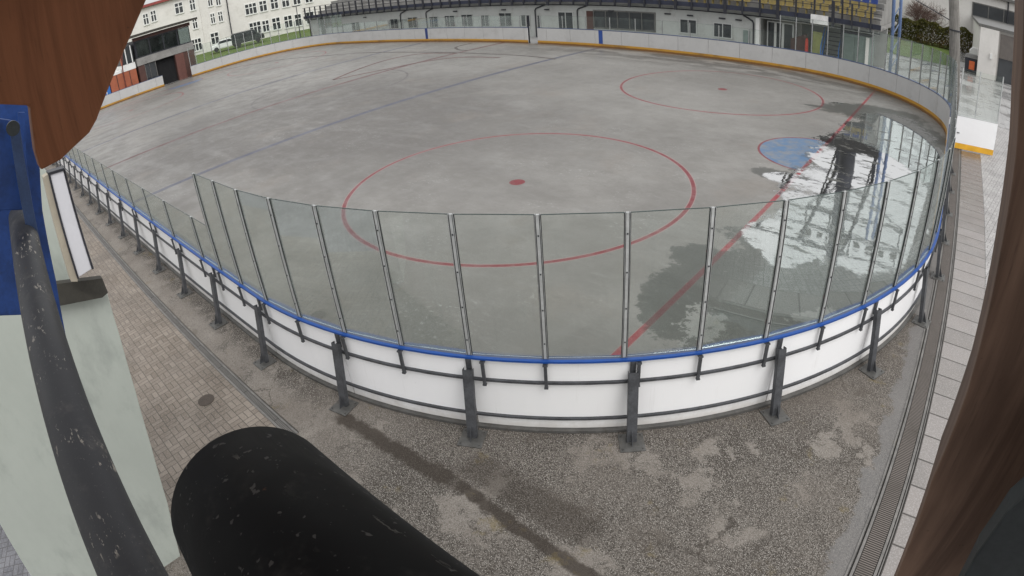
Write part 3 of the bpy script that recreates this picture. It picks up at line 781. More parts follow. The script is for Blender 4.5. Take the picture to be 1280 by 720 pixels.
for z in (3.35, 3.65, 4.02): mb.box(-57.6,-.4,YS-.60,YS-.56,z,z+.04)
mb.build('railing', M_['dark'], ST)
# terraces
mb = MB(); nrow = 8
for k in range(nrow):
    mb.box(-57.5,-.7,YS+.4+k*.95,YS+1.35+k*.95,2.87,2.9+.42*k+.02)
mb.build('terrace', M_['conc'], ST)
mb = MB(); mb.box(-57.5,-.7,YS+8.1,YS+8.3,2.87,7.1); mb.build('back_wall', M_['dark'], ST)
# roof on cantilever frames
mb = MB()
for k in range(20):
    x = -57.2+k*2.96
    mb.bar((x,YS+8.6,2.9),(x,YS+8.6,9.2),.25,.25); mb.bar((x,YS+8.6,9.0),(x,YS-1.5,10.6),.16,.3); mb.bar((x,YS+8.6,6.9),(x,YS+2.5,9.8),.12,.12)
for k in range(6):
    y = YS-1.4+k*2; mb.box(-57.4,-.8,y-.05,y+.05,10.5-(k*.31)+.12,10.5-(k*.31)+.24)
mb.build('roof_frame', M_['navy'], ST)
# seats: three rows near the right-hand end
def seat_mb():
    mb = MB(); mb.box(-.22,.22,-.02,.38,.36,.40); mb.box(-.22,.22,.36,.41,.40,.78); mb.box(-.04,.04,.1,.3,0,.36); return mb
n = 0
for r in range(3):
    for k in range(30):
        x = -1.3-k*.56; y = YS+.62+r*.95; z = 2.925+.42*r
        if r == 0 and k % 9 == 4: continue
        blue = (r == 2)
        key = 'seatb' if blue else 'seaty'
        if key not in SRC:
            o = seat_mb().build('seat', M_['seat_b'] if blue else M_['seat_y']); o.parent = ST; o.location = Vector((x,y,z))-wloc(ST); SRC[key] = o
        else: dup(SRC[key], ST, (x,y,z), 0)
# windows on the lower wall
def window(parent, x0, x1, z0, z1, y, mull=1, name='window', deep=.05, frame=None, fw_=.07, trans=None):
    f = MB(); fm = frame or M_['frame_w']
    f.box(x0-fw_, x1+fw_, y-deep, y-.003, z1, z1+fw_); f.box(x0-fw_, x1+fw_, y-deep, y-.003, z0-fw_, z0)
    f.box(x0-fw_, x0, y-deep, y-.003, z0, z1); f.box(x1, x1+fw_, y-deep, y-.003, z0, z1)
    for k in range(1, mull+1):
        xm = x0+(x1-x0)*k/(mull+1); f.box(xm-fw_*.4, xm+fw_*.4, y-deep, y-.003, z0, z1)
    if trans: f.box(x0, x1, y-deep-.002, y-.004, trans-.025, trans+.025)
    w = f.build(name, fm, parent)
    p = MB(); p.box(x0, x1, y-.022, y-.006, z0, z1); p.build('pane', M_['window'], w)
    return w
for (x0, x1, z1) in ((-49.0,-47.6,1.7),(-42.5,-41.4,1.75),(-39.9,-38.6,1.8),(-36.93,-35.9,1.75),(-34.97,-33.8,1.78),(-32.93,-31.7,1.82),(-30.7,-29.9,1.72),(-28.74,-27.5,1.88),(-26.5,-25.7,1.7)):
    window(ST, x0, x1, .85, z1, YS, 1, frame=M_['render_g'], fw_=.05)
window(ST, -23.0, -21.75, .1, 1.95, YS, 1, frame=M_['frame_g'])
window(ST, -19.9, -15.2, .95, 2.1, YS, 4, frame=M_['steel_l'], fw_=.09)
f = MB(); f.box(-20.55,-20.02,YS-.04,YS-.003,0,2.1); f.build('door', M_['brown'], ST)
window(ST, -13.3, -12.2, 1.0, 1.85, YS, 1, frame=M_['frame_g']); window(ST, -10.95, -9.8, .95, 1.8, YS, 1, frame=M_['frame_g'])
f = MB(); f.box(-9.0,-8.55,YS-.04,YS-.003,0,1.55); f.build('door', M_['greenwall'], ST)
for x in (-40.9,-28.0+2.9,-21.3,-37.3):
    f = MB(); f.tube([(x+.9,YS-.07,2.5),(x+.1,YS-.07,2.25),(x,YS-.07,2.1),(x,YS-.07,0)], .05, 6); f.build('drainpipe', M_['dark'], ST)
f = MB(); f.tube([(-9.0,YS-.07,2.5),(-8.4,YS-.07,2.2),(-8.32,YS-.07,2.05),(-8.32,YS-.07,0)], .05, 6); f.build('drainpipe', M_['dark'], ST)
for x in (-46.5,-33.6,-28.2,-24.0,-18.5,-14.2,-12.6,-10.4,-9.3):
    f = MB(); f.box(x-.2,x+.2,YS-.13,YS-.003,2.12,2.2); f.build('wall_lamp', M_['dark'], ST)
# undercroft at the right-hand end
YU = YS+1.2
UC = empty('entrance_porch', (-6.8, YU, 0), 'white glazed entrance under the right end of the grandstand', 'entrance')
mb = MB(); mb.box(-7.9,-5.9,YU+1.2,YU+1.35,0,2.4); mb.build('back_panel', M_['render_w'], UC)
for a, b in ((-7.75,-7.35),(-7.2,-6.85),(-6.7,-6.15)):
    window(UC, a, b, .15, 2.15, YU, 0, 'glazed_door', frame=M_['frame_w'])
mb = MB(); mb.prism([(-6.1,YU-.6,0),(-5.1,YU-.6,0),(-5.1,YU-.6,1.75),(-6.1,YU-.6,1.35)], (0,.15,0)); mb.build('brick_parapet', M_['brown'], UC)
o = MB(); o.tube([(-5.0,YS+.3,0),(-5.0,YS+.3,1.0),(-5.0,YS+.3,1.4),(-5.0,YS+.3,1.55)], [.10,.11,.10,.04], 12)
o = o.build('hydrant', M_['red'], loc=(-5.0,YS+.3,0), smooth=True); tag(o, 'narrow red-orange standpipe near the foot of the blue stairs', 'hydrant')
mb = MB(); mb.box(-4.8,-4.2,YS+1.0,YS+1.06,.5,1.95); mb.box(-4.78,-4.74,YS+.98,YS+1.08,0,.5); mb.box(-4.26,-4.22,YS+.98,YS+1.08,0,.5)
o = mb.build('notice_board', simple('yellow_green_board', (.40,.42,.15), .6), loc=(-4.5,YS+1,0)); tag(o, 'yellow-green board on two legs left of the blue stairs', 'board')
SR = empty('stairs', (-3.5, YS+.5, 0), 'dark open stairs with blue stringers under the grandstand end', 'stairs')
for k in range(9):
    if 'step' not in SRC:
        m2 = MB(); m2.box(-.5,.5,-.13,.13,-.02,.02); o = m2.build('step', M_['steel']); o.parent = SR; o.location = Vector((-3.5,YS+.3+k*.22,.25+k*.25))-wloc(SR); SRC['step'] = o
    else: dup(SRC['step'], SR, (-3.5,YS+.3+k*.22,.25+k*.25), 0)
for xx in (-4.05,-2.95):
    m2 = MB(); m2.bar((xx,YS+.1,.1),(xx,YS+2.2,2.55),.05,.28); m2.bar((xx,YS+.05,0),(xx,YS+.05,1.3),.06,.06); m2.bar((xx,YS+.05,1.3),(xx,YS+1.3,2.6),.05,.05); m2.build('stringer', M_['bluedoor'], SR)
KB = empty('kiosk', (-1.8, YS+1, 0), 'grey-green cabin with double doors at the grandstand end', 'cabin')
mb = MB(); mb.box(-2.75,-1.1,YS+.02,YS+2.2,0,2.25); mb.build('wall', M_['greenwall'], KB)
mb = MB(); mb.box(-2.85,-1.0,YS-.08,YS+2.3,2.26,2.38); mb.build('roof', M_['dark'], KB)
for a, b in ((-2.6,-2.02),(-1.95,-1.4)):
    mb = MB(); mb.box(a,b,YS-.02,YS+.015,.05,2.1); d = mb.build('door', simple('sage_door', (.13,.165,.15), .5), KB)
mb = MB(); mb.box(-1.32,-1.12,YS-.015,YS+.015,0,2.2); mb.build('corner_panel', M_['render_w'], KB)
mb = MB(); mb.box(-2.86,-2.76,YS-.1,YS+.0,0,4.6); o = mb.build('steel_post', M_['dark'], loc=(-2.8,YS-.05,0)); tag(o, 'tall dark steel post left of the grey-green cabin doors', 'post')
# banner on the fascia
mb = MB(); mb.box(-4.55,-3.5,YS-.80,YS-.775,2.58,3.12)
for q in range(2): mb.box(-4.4+q*.7,-4.36+q*.7,YS-.774,YS-.735,2.9,3.05)
o = mb.build('banner', simple('white_cloth', (.68,.67,.66), .8), loc=(-4,YS-.7,2.6)); tag(o, 'plain white sheet hung on the grandstand railing above the stairs', 'banner')
# blue column cluster at the right end of the stand
BC = empty('support_column', (.45, YS+.4, 0), 'pale blue steel column pair at the right end of the grandstand', 'column')
for dx in (0, .38):
    m2 = MB(); m2.tube([(.2+dx,YS+.3+dx,0),(.2+dx,YS+.3+dx,10.2)], .10, 10); m2.build('column_tube', simple('pale_blue_steel', (.12,.18,.33), .5), BC, smooth=True)
m2 = MB()
for k in range(9): m2.bar((.2,YS+.3,.6+k),(.58,YS+.68,1.4+k),.05,.05)
m2.build('bracing', simple('pale_blue_bracing', (.2,.26,.38), .5), BC)

# tall mast behind the stand, seen only as a reflection
MS = empty('floodlight_mast', (-1.7, 27.6, 0), 'tall dark floodlight mast behind the grandstand, mirrored in the puddle', 'mast')
mb = MB(); mb.tube([(-3.3,27.6,0),(-3.3,27.6,17)], [.75,.55], 12); mb.build('pole', M_['navy'], MS, smooth=True)
mb = MB()
for z in (12.5, 14.2, 15.8): mb.box(-6.0,2.2,27.3,27.45,z,z+.14)
for x in (-6,-4,-2,0,2): mb.box(x-.05,x+.05,27.3,27.45,12.5,15.9)
mb.bar((-6,27.4,12.5),(-3.3,27.4,10),.1,.1); mb.bar((2.2,27.4,12.5),(-3.3,27.4,10),.1,.1)
mb.build('lamp_frame', M_['dark'], MS)
for k in range(8):
    x = -5.6+k*1.06
    mb = MB(); mb.box(x-.25,x+.25,27.0,27.28,14.5,15.0); mb.build('floodlight', M_['steel_l'], MS)

# ------------------------------------------------------------------ wooden pole by the far right corner
WP = empty('utility_pole', (3.93, 11.9, 0), 'grey weathered wooden pole behind the far right corner of the boards', 'pole')
mb = MB(); mb.tube([(4.17,11.9,-.05),(4.12,11.95,1),(3.36,12.0,9.5)], [.30,.29,.21], 16); mb.build('shaft', M_['pole'], WP, smooth=True)
mb = MB(); mb.tube([(3.87,11.95,3.9),(3.87,11.95,3.96)], .285, 14); mb.tube([(3.60,11.95,4.35),(-14,40,9.5)], .025, 5); mb.build('stay_wire', M_['dark'], WP)

# ------------------------------------------------------------------ white hall on the right
HL = empty('white_hall', (14, 44, 0), 'large white hall with a shutter door beyond the yard', 'building')
mb = MB(); mb.box(-3.5,34,52,70,0,6.3); mb.box(5.95,34,30.6,51.9,0,3.72); mb.build('wall', M_['render_w'], HL)
mb = MB(); mb.box(-3.9,34.4,51.5,70.5,6.31,6.6); mb.box(5.8,34.2,30.3,52.0,3.73,3.95); mb.build('roof', M_['steel_l'], HL)
mb = MB(); mb.box(5.95,7.45,30.2,30.59,0,3.72); mb.build('pier', M_['render_w'], HL)
mb = MB(); mb.box(7.6,12.6,30.45,30.55,1.75,3.55)
mb.build('shutter', simple('grey_brown_shutter', (.13,.115,.105), .6, var=.15), HL)
mb = MB(); mb.box(7.6,12.6,30.52,30.58,0,1.74); mb.build('doorway', M_['window'], HL)
window(HL, 5.9, 13, 4.0, 5.3, 51.98, 3, frame=M_['steel_l'], fw_=.12)
mb = MB(); mb.tube([(9.9,51.9,6.3),(9.9,51.9,3.9)], .08, 8); mb.build('drainpipe', M_['dark'], HL)
mb = MB(); mb.box(6.85,7.05,30.05,30.19,1.55,1.95); mb.build('meter_box', M_['frame_w'], HL)
# recycling bin
RB = empty('waste_bin', (5.55, 31.6, 0), 'dark waste bin with orange front flap beside the white hall', 'bin')
mb = MB(); mb.prism([(5.0,31.0,.08),(6.0,31.0,.08),(6.06,30.95,1.15),(4.94,30.95,1.15)], (0,.8,0)); mb.build('body', M_['dark'], RB)
mb = MB(); mb.prism([(4.9,30.9,1.16),(6.1,30.9,1.16),(5.95,31.05,1.42),(5.05,31.05,1.42)], (0,.8,0)); mb.build('lid', M_['steel_l'], RB)
mb = MB(); mb.box(5.3,5.75,30.93,30.96,.3,.95); mb.build('front_flap', M_['orange2'], RB)
for x in (5.12,5.88):
    mb = MB(); mb.tube([(x,31.1,.08),(x+.05,31.1,.08)], .08, 10); mb.build('wheel', M_['tyre'], RB)
mb = MB(); mb.prism([(5.35,33.0,0),(6.3,33.0,0),(6.25,33.0,1.75),(5.6,33.0,1.9),(5.3,33.0,1.6)], (0,.6,0)); o = mb.build('storage_box', M_['frame_w'], loc=(5.8,33,0), bevel=.05); tag(o, 'white covered box just behind the dark waste bin', 'box')

# foliage
def leaf_cloud(name, vol, n, size, mat, parent=None, loc=None):
    vs = []; fs = []
    for i in range(n):
        p = vol(); d = Vector((random.gauss(0,1), random.gauss(0,1), random.gauss(0,1))).normalized()
        a = d.orthogonal().normalized(); b = d.cross(a); s = size*random.uniform(.6,1.4)
        o = len(vs); vs += [p+a*s, p+b*s*.6, p-a*s, p-b*s*.6]; fs.append((o,o+1,o+2,o+3))
    mb = MB(); mb.v = vs; mb.f = fs; mb.mi = [0]*len(fs)
    return mb.build(name, mat, parent, loc=loc, recalc=False)
HG = empty('hedge', (0, 48, 0), 'clipped brown-green hedge in front of the white hall', 'hedge')
def hv():
    x = random.uniform(-7,6.6); h = 2.35+.18*math.sin(x*1.7)+.12*math.sin(x*4.1)
    return Vector((x, random.uniform(46.8,48.2), h*(1-random.random()**1.6*.98)))
leaf_cloud('foliage', hv, 16000, .09, M_['hedge'], HG)
mb = MB()
for k in range(24):
    x = -6.8+k*.56; mb.tube([(x,47.5,0),(x+random.uniform(-.2,.2),47.5,1.8)], [.04,.015], 5)
mb.build('stem', M_['twig'], HG)
BS = empty('bare_shrub', (0,49.6,0), 'bare reddish shrub above the hedge near the wooden pole', 'shrub')
mb = MB()
def branch(mb, p, d, L, r, lv):
    q = p+d*L; mb.tube([p, q], [r, r*.6], 4, False)
    if lv == 0: return
    for _ in range(4):
        e = (d+Vector((random.gauss(0,.45),random.gauss(0,.45),random.gauss(0,.3)))).normalized(); branch(mb, p+d*L*random.uniform(.55,1), e, L*.68, r*.6, lv-1)
for k in range(9):
    a = k*.7; branch(mb, Vector((-.6+k*.22,49.6,0)), Vector((math.cos(a)*.3,math.sin(a)*.3,1)).normalized(), 2.0, .05, 4)
mb.build('branches', M_['twig'], BS)

# ------------------------------------------------------------------ hut with glazed upper floor behind the left gateway
XH = -56.6
HT = empty('timing_hut', (XH-2, .5, 0), 'brown two-storey hut with glazed upper floor above the left gateway', 'hut')
def hb(name, mat, *boxes):
    mb = MB()
    for b in boxes: mb.box(*b)
    return mb.build(name, mat, HT)
hb('wall', M_['brown'], (XH-4,XH,-2.75,-2.1,0,2.7), (XH-4,XH,1.25,3.4,0,2.7), (XH-4,XH-3.8,-2.1,1.25,0,2.7))
hb('floor_band', M_['conc'], (XH-4.2,XH+.06,-2.8,3.45,2.71,3.45))
hb('upper_wall', M_['dark'], (XH-4,XH-3.8,-2.7,3.35,3.46,5.3), (XH-4,XH-.1,-2.75,-2.65,3.46,5.3))
hb('eaves_beam', M_['brown'], (XH-.3,XH+.02,-2.8,3.45,5.2,5.55))
hb('roof', M_['roof_and_shade'], (XH-4.8,XH+.75,-3.15,4.1,5.62,5.86))
ys = [-2.65,-1.15,.35,1.9,3.3]
for a, b in zip(ys[:-1], ys[1:]):
    mb = MB(); mb.box(XH-.08,XH-.01,a,a+.06,3.46,5.19); mb.box(XH-.08,XH-.01,b-.06,b,3.46,5.19); mb.box(XH-.08,XH-.01,a+.06,b-.06,3.46,3.56); mb.box(XH-.08,XH-.01,a+.06,b-.06,5.1,5.19)
    w = mb.build('window', M_['dark'], HT); mb = MB(); mb.box(XH-.06,XH-.04,a+.06,b-.06,3.56,5.1); mb.build('pane', mat_glass('hut_glass', (.45,.5,.5), .02, .2), w)
hb('interior_poster', M_['render_w'], (XH-2.4,XH-2.3,.55,1.3,4.2,4.9))
hb('door_frame', M_['steel_l'], (XH-.1,XH+.03,-2.1,-2.03,0,2.65), (XH-.1,XH+.03,-.95,-.88,0,2.65), (XH-.1,XH+.03,-1.6,-1.55,0,2.65))
hb('glazed_door', M_['window'], (XH-.07,XH-.03,-2.03,-.95,.05,2.65))
hb('panel_strip', simple('reddish_brown_panel', (.12,.05,.04), .6), (XH-.02,XH+.03,1.3,2.2,0,2.68))
hb('opening_shade_panel', simple('unlit_interior', (.008,.008,.009), .9), (XH-.5,XH-.42,-.95,1.25,0,2.69))  # matte dark panel, stands in for the shade inside the open doorway
SH = empty('changing_cabin', (XH-1.5, -4.6, 0), 'orange and white cabin with dark windows left of the brown hut', 'cabin')
mb = MB(); mb.box(XH-3,XH-.3,-5.9,-2.95,0,2.6); mb.build('lower_wall', M_['orange'], SH)
mb = MB(); mb.box(XH-3,XH-.28,-4.4,-2.92,2.61,3.25); mb.box(XH-3,XH-.28,-6.4,-4.5,2.61,2.9); mb.build('white_band', M_['frame_w'], SH)
mb = MB(); mb.box(XH-3,XH-.3,-4.3,-2.95,3.26,5.0); mb.build('upper_glazing', M_['window'], SH)
for y in (-4.35,-3.75,-3.15):
    mb = MB(); mb.box(XH-.29,XH-.22,y-.05,y+.05,3.27,5.0); mb.build('mullion', M_['frame_w'] if y > -4 else M_['orange'], SH)
for y in (-5.1,-4.4,-3.7):
    mb = MB(); mb.box(XH-.29,XH-.25,y-.03,y+.03,0,2.6); mb.build('joint_strip', M_['brown'], SH)
mb = MB(); mb.box(XH-3,XH-.25,-7.6,-6.0,0,2.3); o = mb.build('blue_container', M_['bluedoor'], loc=(XH-1.5,-6.8,0))
mb = MB(); mb.box(XH-.24,XH-.2,-7.2,-6.4,.2,2.0); d = mb.build('door_frame', M_['frame_w'], o); mb = MB(); mb.box(XH-.195,XH-.18,-7.12,-6.48,.25,1.95); mb.build('door', M_['bluedoor'], o)
tag(o, 'blue container with white door frame at the far left end', 'container')
mb = MB(); mb.tube([(XH+.5,-4.55,0),(XH+.5,-4.5,3.0),(XH+.6,-4.1,5.5)], .06, 8); o = mb.build('curved_pole', simple('red_brown_steel', (.13,.03,.02), .5), loc=(XH+.5,-4.5,0)); tag(o, 'red-brown curved pole in front of the orange cabin', 'pole')

# ------------------------------------------------------------------ three-storey white building far left
ang = rad(-67.0); fd = Vector((math.sin(ang), math.cos(ang), 0)); FP = CAM+fd*92.0; FP.z = 0
ft = Vector((-fd.y, fd.x, 0)); ft = -ft if ft.dot(rt) < 0 else ft       # to the right in the picture
WB = empty('apartment_building', FP, 'long white three-storey building with many windows at far left', 'building')
def fbox(mb, a, b, z0, z1, d0, d1):
    mb.obox(FP+ft*(a+b)/2+fd*(d0+d1)/2+Vector((0,0,(z0+z1)/2)), ft*(b-a)/2, fd*(d1-d0)/2, (0,0,(z1-z0)/2))
mb = MB(); fbox(mb, -32, -3.95, -1, 9.55, 0, 12); fbox(mb, -3.95, 34, -1, 10.2, .25, 12); mb.build('wall', M_['render_w'], WB)
mb = MB(); fbox(mb, -32.4, -3.9, 9.56, 9.95, -.5, 12.5); fbox(mb, -3.9, 34.4, 10.25, 10.6, -.3, 12.5); mb.build('roof', M_['redtile'], WB)
def facade(u, v):
    p = at_plane(u, v, FP, fd); q = p-FP; return q.dot(ft), p.z
wl = [(182.5,24,.7,1.5,1),(192,20,.7,1.5,1),(223.7,10,1.1,1.5,1),(240.6,6,.7,1.5,1),(243.7,29,.6,1.5,1),(246,56,1.4,1.7,2),(262.5,1,.6,1.5,1),(272.5,0,.6,1.5,1),(266,23,.55,1.4,1),(275.6,20.6,.55,1.4,1),(268.7,48,1.1,1.6,1),
      (313.7,11,1.6,1.5,2),(329,7.5,1.0,1.5,1),(343,4.5,1.0,1.5,1),(357,2,1.0,1.5,1),(371,-1,1.0,1.5,1),(386,-3.5,1.0,1.5,1),(319.4,35,1.6,1.7,2),(332.5,32.5,.9,1.6,1),(345.6,29.5,1.1,1.7,1),(360.6,27,1.1,1.7,1),(373,25,.9,1.7,1),(388,22,1.1,1.7,1)]
for (u, v, w, h, m) in wl:
    a, z = facade(u, v); dd = .25 if a > -3.95 else 0.0
    f = MB(); t_ = .13
    fbox(f, a-w/2-t_, a+w/2+t_, z+h/2, z+h/2+t_, dd-.08, dd-.004); fbox(f, a-w/2-t_, a+w/2+t_, z-h/2-t_*1.3, z-h/2, dd-.14, dd-.004)
    fbox(f, a-w/2-t_, a-w/2, z-h/2, z+h/2, dd-.08, dd-.004); fbox(f, a+w/2, a+w/2+t_, z-h/2, z+h/2, dd-.08, dd-.004)
    for k in range(1, m+1): fbox(f, a-w/2+w*k/(m+1)-.06, a-w/2+w*k/(m+1)+.06, z-h/2, z+h/2, dd-.07, dd-.004)
    fbox(f, a-w/2, a+w/2, z+.15, z+.27, dd-.072, dd-.005)
    wo = f.build('window', M_['frame_w'], WB)
    p = MB(); fbox(p, a-w/2, a+w/2, z-h/2, z+h/2, dd-.03, dd-.006); p.build('pane', M_['window'], wo)
a, z = facade(287, 25)
mb = MB(); mb.tube([FP+ft*a-fd*.1+Vector((0,0,0)), FP+ft*a-fd*.1+Vector((0,0,9.6))], .09, 6); mb.build('drainpipe', M_['dark'], WB)
# cars parked in front of it
def car(p, d, body, label, van=False):
    d = d.normalized(); s = Vector((-d.y, d.x, 0))
    T = empty('parked_car', p, label, 'car')
    L, Wd = 4.3, 1.72
    prof = [(-2.15,.35),(-2.15,.75),(-1.9,.92),(-1.25,.98),(-.75,1.42),(.75,1.46),(1.45,1.0),(2.05,.85),(2.15,.6),(2.15,.35)] if not van else [(-2.3,.4),(-2.3,1.0),(-2.25,1.8),(-2.0,1.95),(.9,1.95),(1.6,1.2),(2.2,1.05),(2.3,.7),(2.3,.4)]
    mb = MB(); mb.prism([p+d*x-s*Wd/2+Vector((0,0,z)) for x, z in prof], s*Wd); mb.build('body', body, T, bevel=.08)
    g = [(-1.1,1.0),(-.72,1.36),(.68,1.40),(1.25,1.02)] if not van else [(-2.0,1.15),(-2.0,1.8),(.85,1.82),(1.4,1.2)]
    mb = MB(); mb.prism([p+d*x-s*(Wd/2+.006)+Vector((0,0,z)) for x, z in g], s*(Wd+.012)); mb.build('side_window', M_['window'], T)
    for x in (-1.35, 1.35):
        for k in (-1, 1):
            mb = MB(); c = p+d*x+s*k*(Wd/2-.08)+Vector((0,0,.33)); mb.tube([c-s*.1, c+s*.1], .33, 16); mb.build('wheel', M_['tyre'], T)
def on_bank(u, v):
    d = ray(u, v); k = 10.0                          # the grass rises 2 cm per metre beyond x = -60
    while True:
        p = CAM+d*k
        if p.z <= max(0, (-60-p.x)*.02)+.005 or k > 86: return p
        k += .1
pw = on_bank(283, 61.5); pd = on_bank(311, 55)
car(Vector((pw.x,pw.y,pw.z)), ft, M_['carw'], 'white car parked on grass before the white three-storey building')
car(Vector((pd.x,pd.y,pd.z)), ft, M_['card'], 'dark van parked in front of the white three-storey building', True)
mb = MB(); lp = at_z(376, 48, 0); lp = Vector((lp.x, lp.y, 0)); mb.tube([lp, lp+Vector((0,0,4.3))], [.07,.05], 8); mb.box(lp.x-.25,lp.x+.25,lp.y-.45,lp.y+.45,4.3,4.42)
o = mb.build('street_lamp', M_['dark'], loc=lp); tag(o, 'small street lamp in front of the white building near the stand', 'lamp')

# ------------------------------------------------------------------ things right beside the camera
def plate(name, mat, px, x=None, y=None, off=(0,0,0), parent=None, bevel=0):
    pts = [at_x(u, v, x) if x is not None else at_y(u, v, y) for u, v in px]
    mb = MB(); mb.prism(pts, off); return mb.build(name, mat, parent, bevel=bevel, loc=None if parent else sum(pts, Vector())/len(pts))
# timber canopy over the camera: hanging board seen top left, unseen roof above added to shade the foreground
TCN = empty('timber_canopy', (CX-1, CY-.2, CZ), 'reddish brown timber canopy board hanging over the left of the view', 'canopy')
plate('hanging_board', M_['wood_bd'], [(-90,-90),(215,-90),(183,0),(165,42),(141,98),(121,150),(112,166),(76,200),(51,213),(44,190),(37,132),(-90,128)], x=CX-1.0, off=(-.06,0,0), parent=TCN, bevel=.004)
mb = MB(); mb.box(CX-1.6,CX+3.5,CY-3.0,CY+1.25,CZ+.95,CZ+1.05); mb.build('added_shade_roof', M_['wood_bd'], TCN)
mb = MB()
for xx in (CX-1.2, CX-.1, CX+1.0): mb.box(xx,xx+.12,CY-3.0,CY+1.2,CZ+.76,CZ+.945)
mb.build('rafter', M_['wood_dk'], TCN)
o = plate('timber_post', M_['wood_dk'], [(1272,-60),(1268,0),(1264,100),(1261,170),(1247,275),(1215,435),(1177,545),(1117,720),(1085,790),(1500,790),(1500,-60)], y=CY+1.0, off=(0,-.14,0), bevel=.004)
tag(o, 'dark brown timber post filling the right edge of the view', 'post')
o = plate('steel_bracket', M_['dkgrey'], [(1300,575),(1262,610),(1225,665),(1196,722),(1170,790),(1420,790),(1420,575)], y=CY+.72, off=(0,-.05,0), bevel=.004)
tag(o, 'dark grey steel bracket at the foot of the timber post, bottom right', 'bracket')
# blue steel plate and the grey pipe running from it
BP = plate('blue_steel_plate', M_['steelblue'], [(-90,124),(36,127),(43,170),(50,212),(53,262),(70,350),(88,446),(80,451),(59,393),(-90,398)], x=CX-3.2, off=(-.05,0,0), bevel=.006)
tag(BP, 'dark blue steel plate behind the upper end of the grey pipe', 'steel plate')
rp = at_x(46, 130, CX-3.19)
m2 = MB(); m2.prism([at_x(22,140,CX-3.145), at_x(30,140,CX-3.145), at_x(45,330,CX-3.145), at_x(36,330,CX-3.145)], (.08,0,0)); m2.build('rib', M_['steelblue'], BP)
PA = CAM+Vector((-3.06,0,-.50)); PB = CAM+Vector((-.79,-.13,-.755)); dirp = (PB-PA).normalized()
GP = empty('grey_pipe', PA, 'thick scratched grey pipe slanting down the left edge of the view', 'pipe')
mb = MB(); mb.tube([PA+dirp*.36+(PB-PA)*k/24*1.4 for k in range(25)], .061, 40); mb.build('pipe_body', M_['pipe'], GP, smooth=True)
plate('clamp', M_['steelblue'], [(-60,140),(12,150),(24,153),(33,200),(42,262),(-8,264),(-60,264)], x=CX-2.50, off=(-.03,0,0), parent=GP, bevel=.004)
plate('strap', simple('blue_grey_steel', (.035,.065,.15), .5, var=.25, scale=9), [(11,152),(24,154),(38,240),(50,300),(66,372),(58,374),(36,300),(24,240)], x=CX-2.42, off=(-.02,0,0), parent=GP, bevel=.003)
bp = at_x(16, 160, CX-2.40); mb = MB(); mb.tube([bp, bp+Vector((.035,0,0))], .028, 20); mb.build('bolt', M_['dkgrey'], GP)
# black housing, bottom
HB = empty('black_floodlight', CAM+Vector((-.3,.1,-.3)), 'black cylindrical lamp housing close to the lens at the bottom', 'lamp housing')
c0 = CAM+ray(318, 634)*.42; c1 = CAM+ray(560, 905)*.26
mb = MB(); ax = (c0-c1).normalized()
mb.tube([c1-ax*.25, c1, c1+(c0-c1)*.5, c0-ax*.006, c0], [.060,.060,.060,.060,.056], 64); mb.build('housing', M_['black'], HB, smooth=True)
# pale pier and the things fixed on it
XP = CX-5.6
o = plate('rendered_pier', M_['pale'], [(-140,330),(40,340),(66,366),(134,366),(150,420),(170,490),(190,560),(210,630),(228,704),(214,713),(150,755),(45,730),(0,655),(-140,430)], x=XP, off=(-.35,0,0), bevel=.01)
tag(o, 'pale green rendered pier rising beside the brown paving at left', 'pier')
o = plate('pier_top_shade', M_['roof_and_shade'], [(62,356),(128,348),(135,366),(128,372),(67,384)], x=XP+.12, off=(-.10,0,0))  # dark plate painted in for the shadow below the light box
tag(o, 'dark plate painted as the shade on top of the pale green pier', 'cap')
o = plate('rendered_wall', M_['pale'], [(20,190),(58,214),(66,245),(96,362),(60,372),(20,372)], x=XP-.6, off=(-.3,0,0))
tag(o, 'narrow pale green wall strip between blue plate and white light box', 'wall')
SB = plate('light_box', M_['sign'], [(62,217),(79,212),(115,336),(98,347)], x=XP+.35, off=(-.16,0,0), bevel=.006)
tag(SB, 'blank white light box hanging above the pale green pier', 'light box')
plate('side_trim', M_['beige'], [(54,222),(61.5,217),(97.5,347),(97,352),(89,352)], x=XP+.33, off=(-.14,0,0), parent=SB)
plate('box_rim', M_['dark'], [(80,212),(81.5,211.5),(117.5,336),(115,337)], x=XP+.36, off=(-.17,0,0), parent=SB)
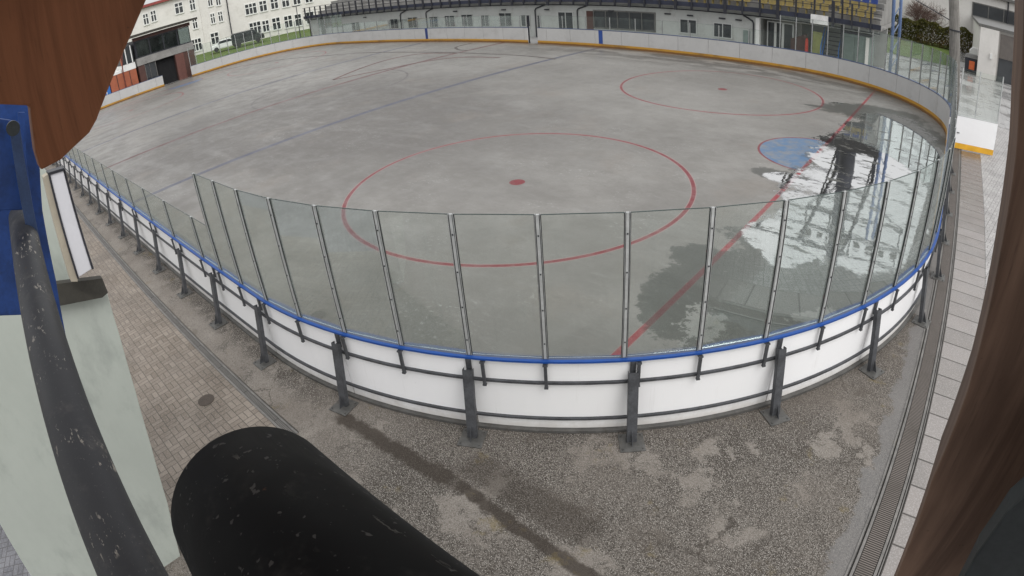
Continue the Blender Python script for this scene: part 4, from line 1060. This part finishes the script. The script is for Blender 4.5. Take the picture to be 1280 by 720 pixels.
plate('box_rim', M_['dark'], [(60,217),(62.5,217),(99,348),(97,349)], x=XP+.36, off=(-.17,0,0), parent=SB)
plate('box_rim', M_['dark'], [(60,216),(80,210),(81,213),(62,219)], x=XP+.36, off=(-.16,0,0), parent=SB)

# ------------------------------------------------------------------ light
SUN_EL, SUN_AZ = 52, 105
w = bpy.data.worlds.new('World'); sc.world = w; w.use_nodes = True; t = w.node_tree; t.nodes.clear()
sky = t.nodes.new('ShaderNodeTexSky'); sky.sky_type = 'NISHITA'; sky.sun_disc = False; sky.sun_elevation = rad(SUN_EL); sky.sun_rotation = rad(SUN_AZ); sky.air_density = 1.0; sky.dust_density = 6.0; sky.ozone_density = 1.0
hs = t.nodes.new('ShaderNodeHueSaturation'); hs.inputs['Saturation'].default_value = .12; hs.inputs['Value'].default_value = 3.1
gm = t.nodes.new('ShaderNodeGamma'); gm.inputs[1].default_value = .34     # an even overcast: the glow round the sun is spread over the sky
bg = t.nodes.new('ShaderNodeBackground'); bg.inputs['Strength'].default_value = .15
wo = t.nodes.new('ShaderNodeOutputWorld')
t.links.new(sky.outputs[0], gm.inputs[0]); t.links.new(gm.outputs[0], hs.inputs['Color']); t.links.new(hs.outputs[0], bg.inputs[0]); t.links.new(bg.outputs[0], wo.inputs[0])
sl = bpy.data.lights.new('sun', 'SUN'); sl.energy = .8; sl.angle = rad(40); sl.color = (1,.98,.95)
so = bpy.data.objects.new('sun', sl); COL.objects.link(so)
az = rad(SUN_AZ); el = rad(SUN_EL)
sd = Vector((math.sin(az)*math.cos(el), math.cos(az)*math.cos(el), math.sin(el)))
so.rotation_euler = sd.to_track_quat('Z', 'Y').to_euler()
so.location = (0,0,40)

sc.view_settings.view_transform = 'Standard'; sc.view_settings.look = 'None'; sc.view_settings.exposure = 0.6; sc.view_settings.gamma = 1; sc.view_settings.use_curve_mapping = False
sc.cycles.transparent_max_bounces = 40; sc.cycles.max_bounces = 8; sc.cycles.use_denoising = True
sc.render.film_transparent = False
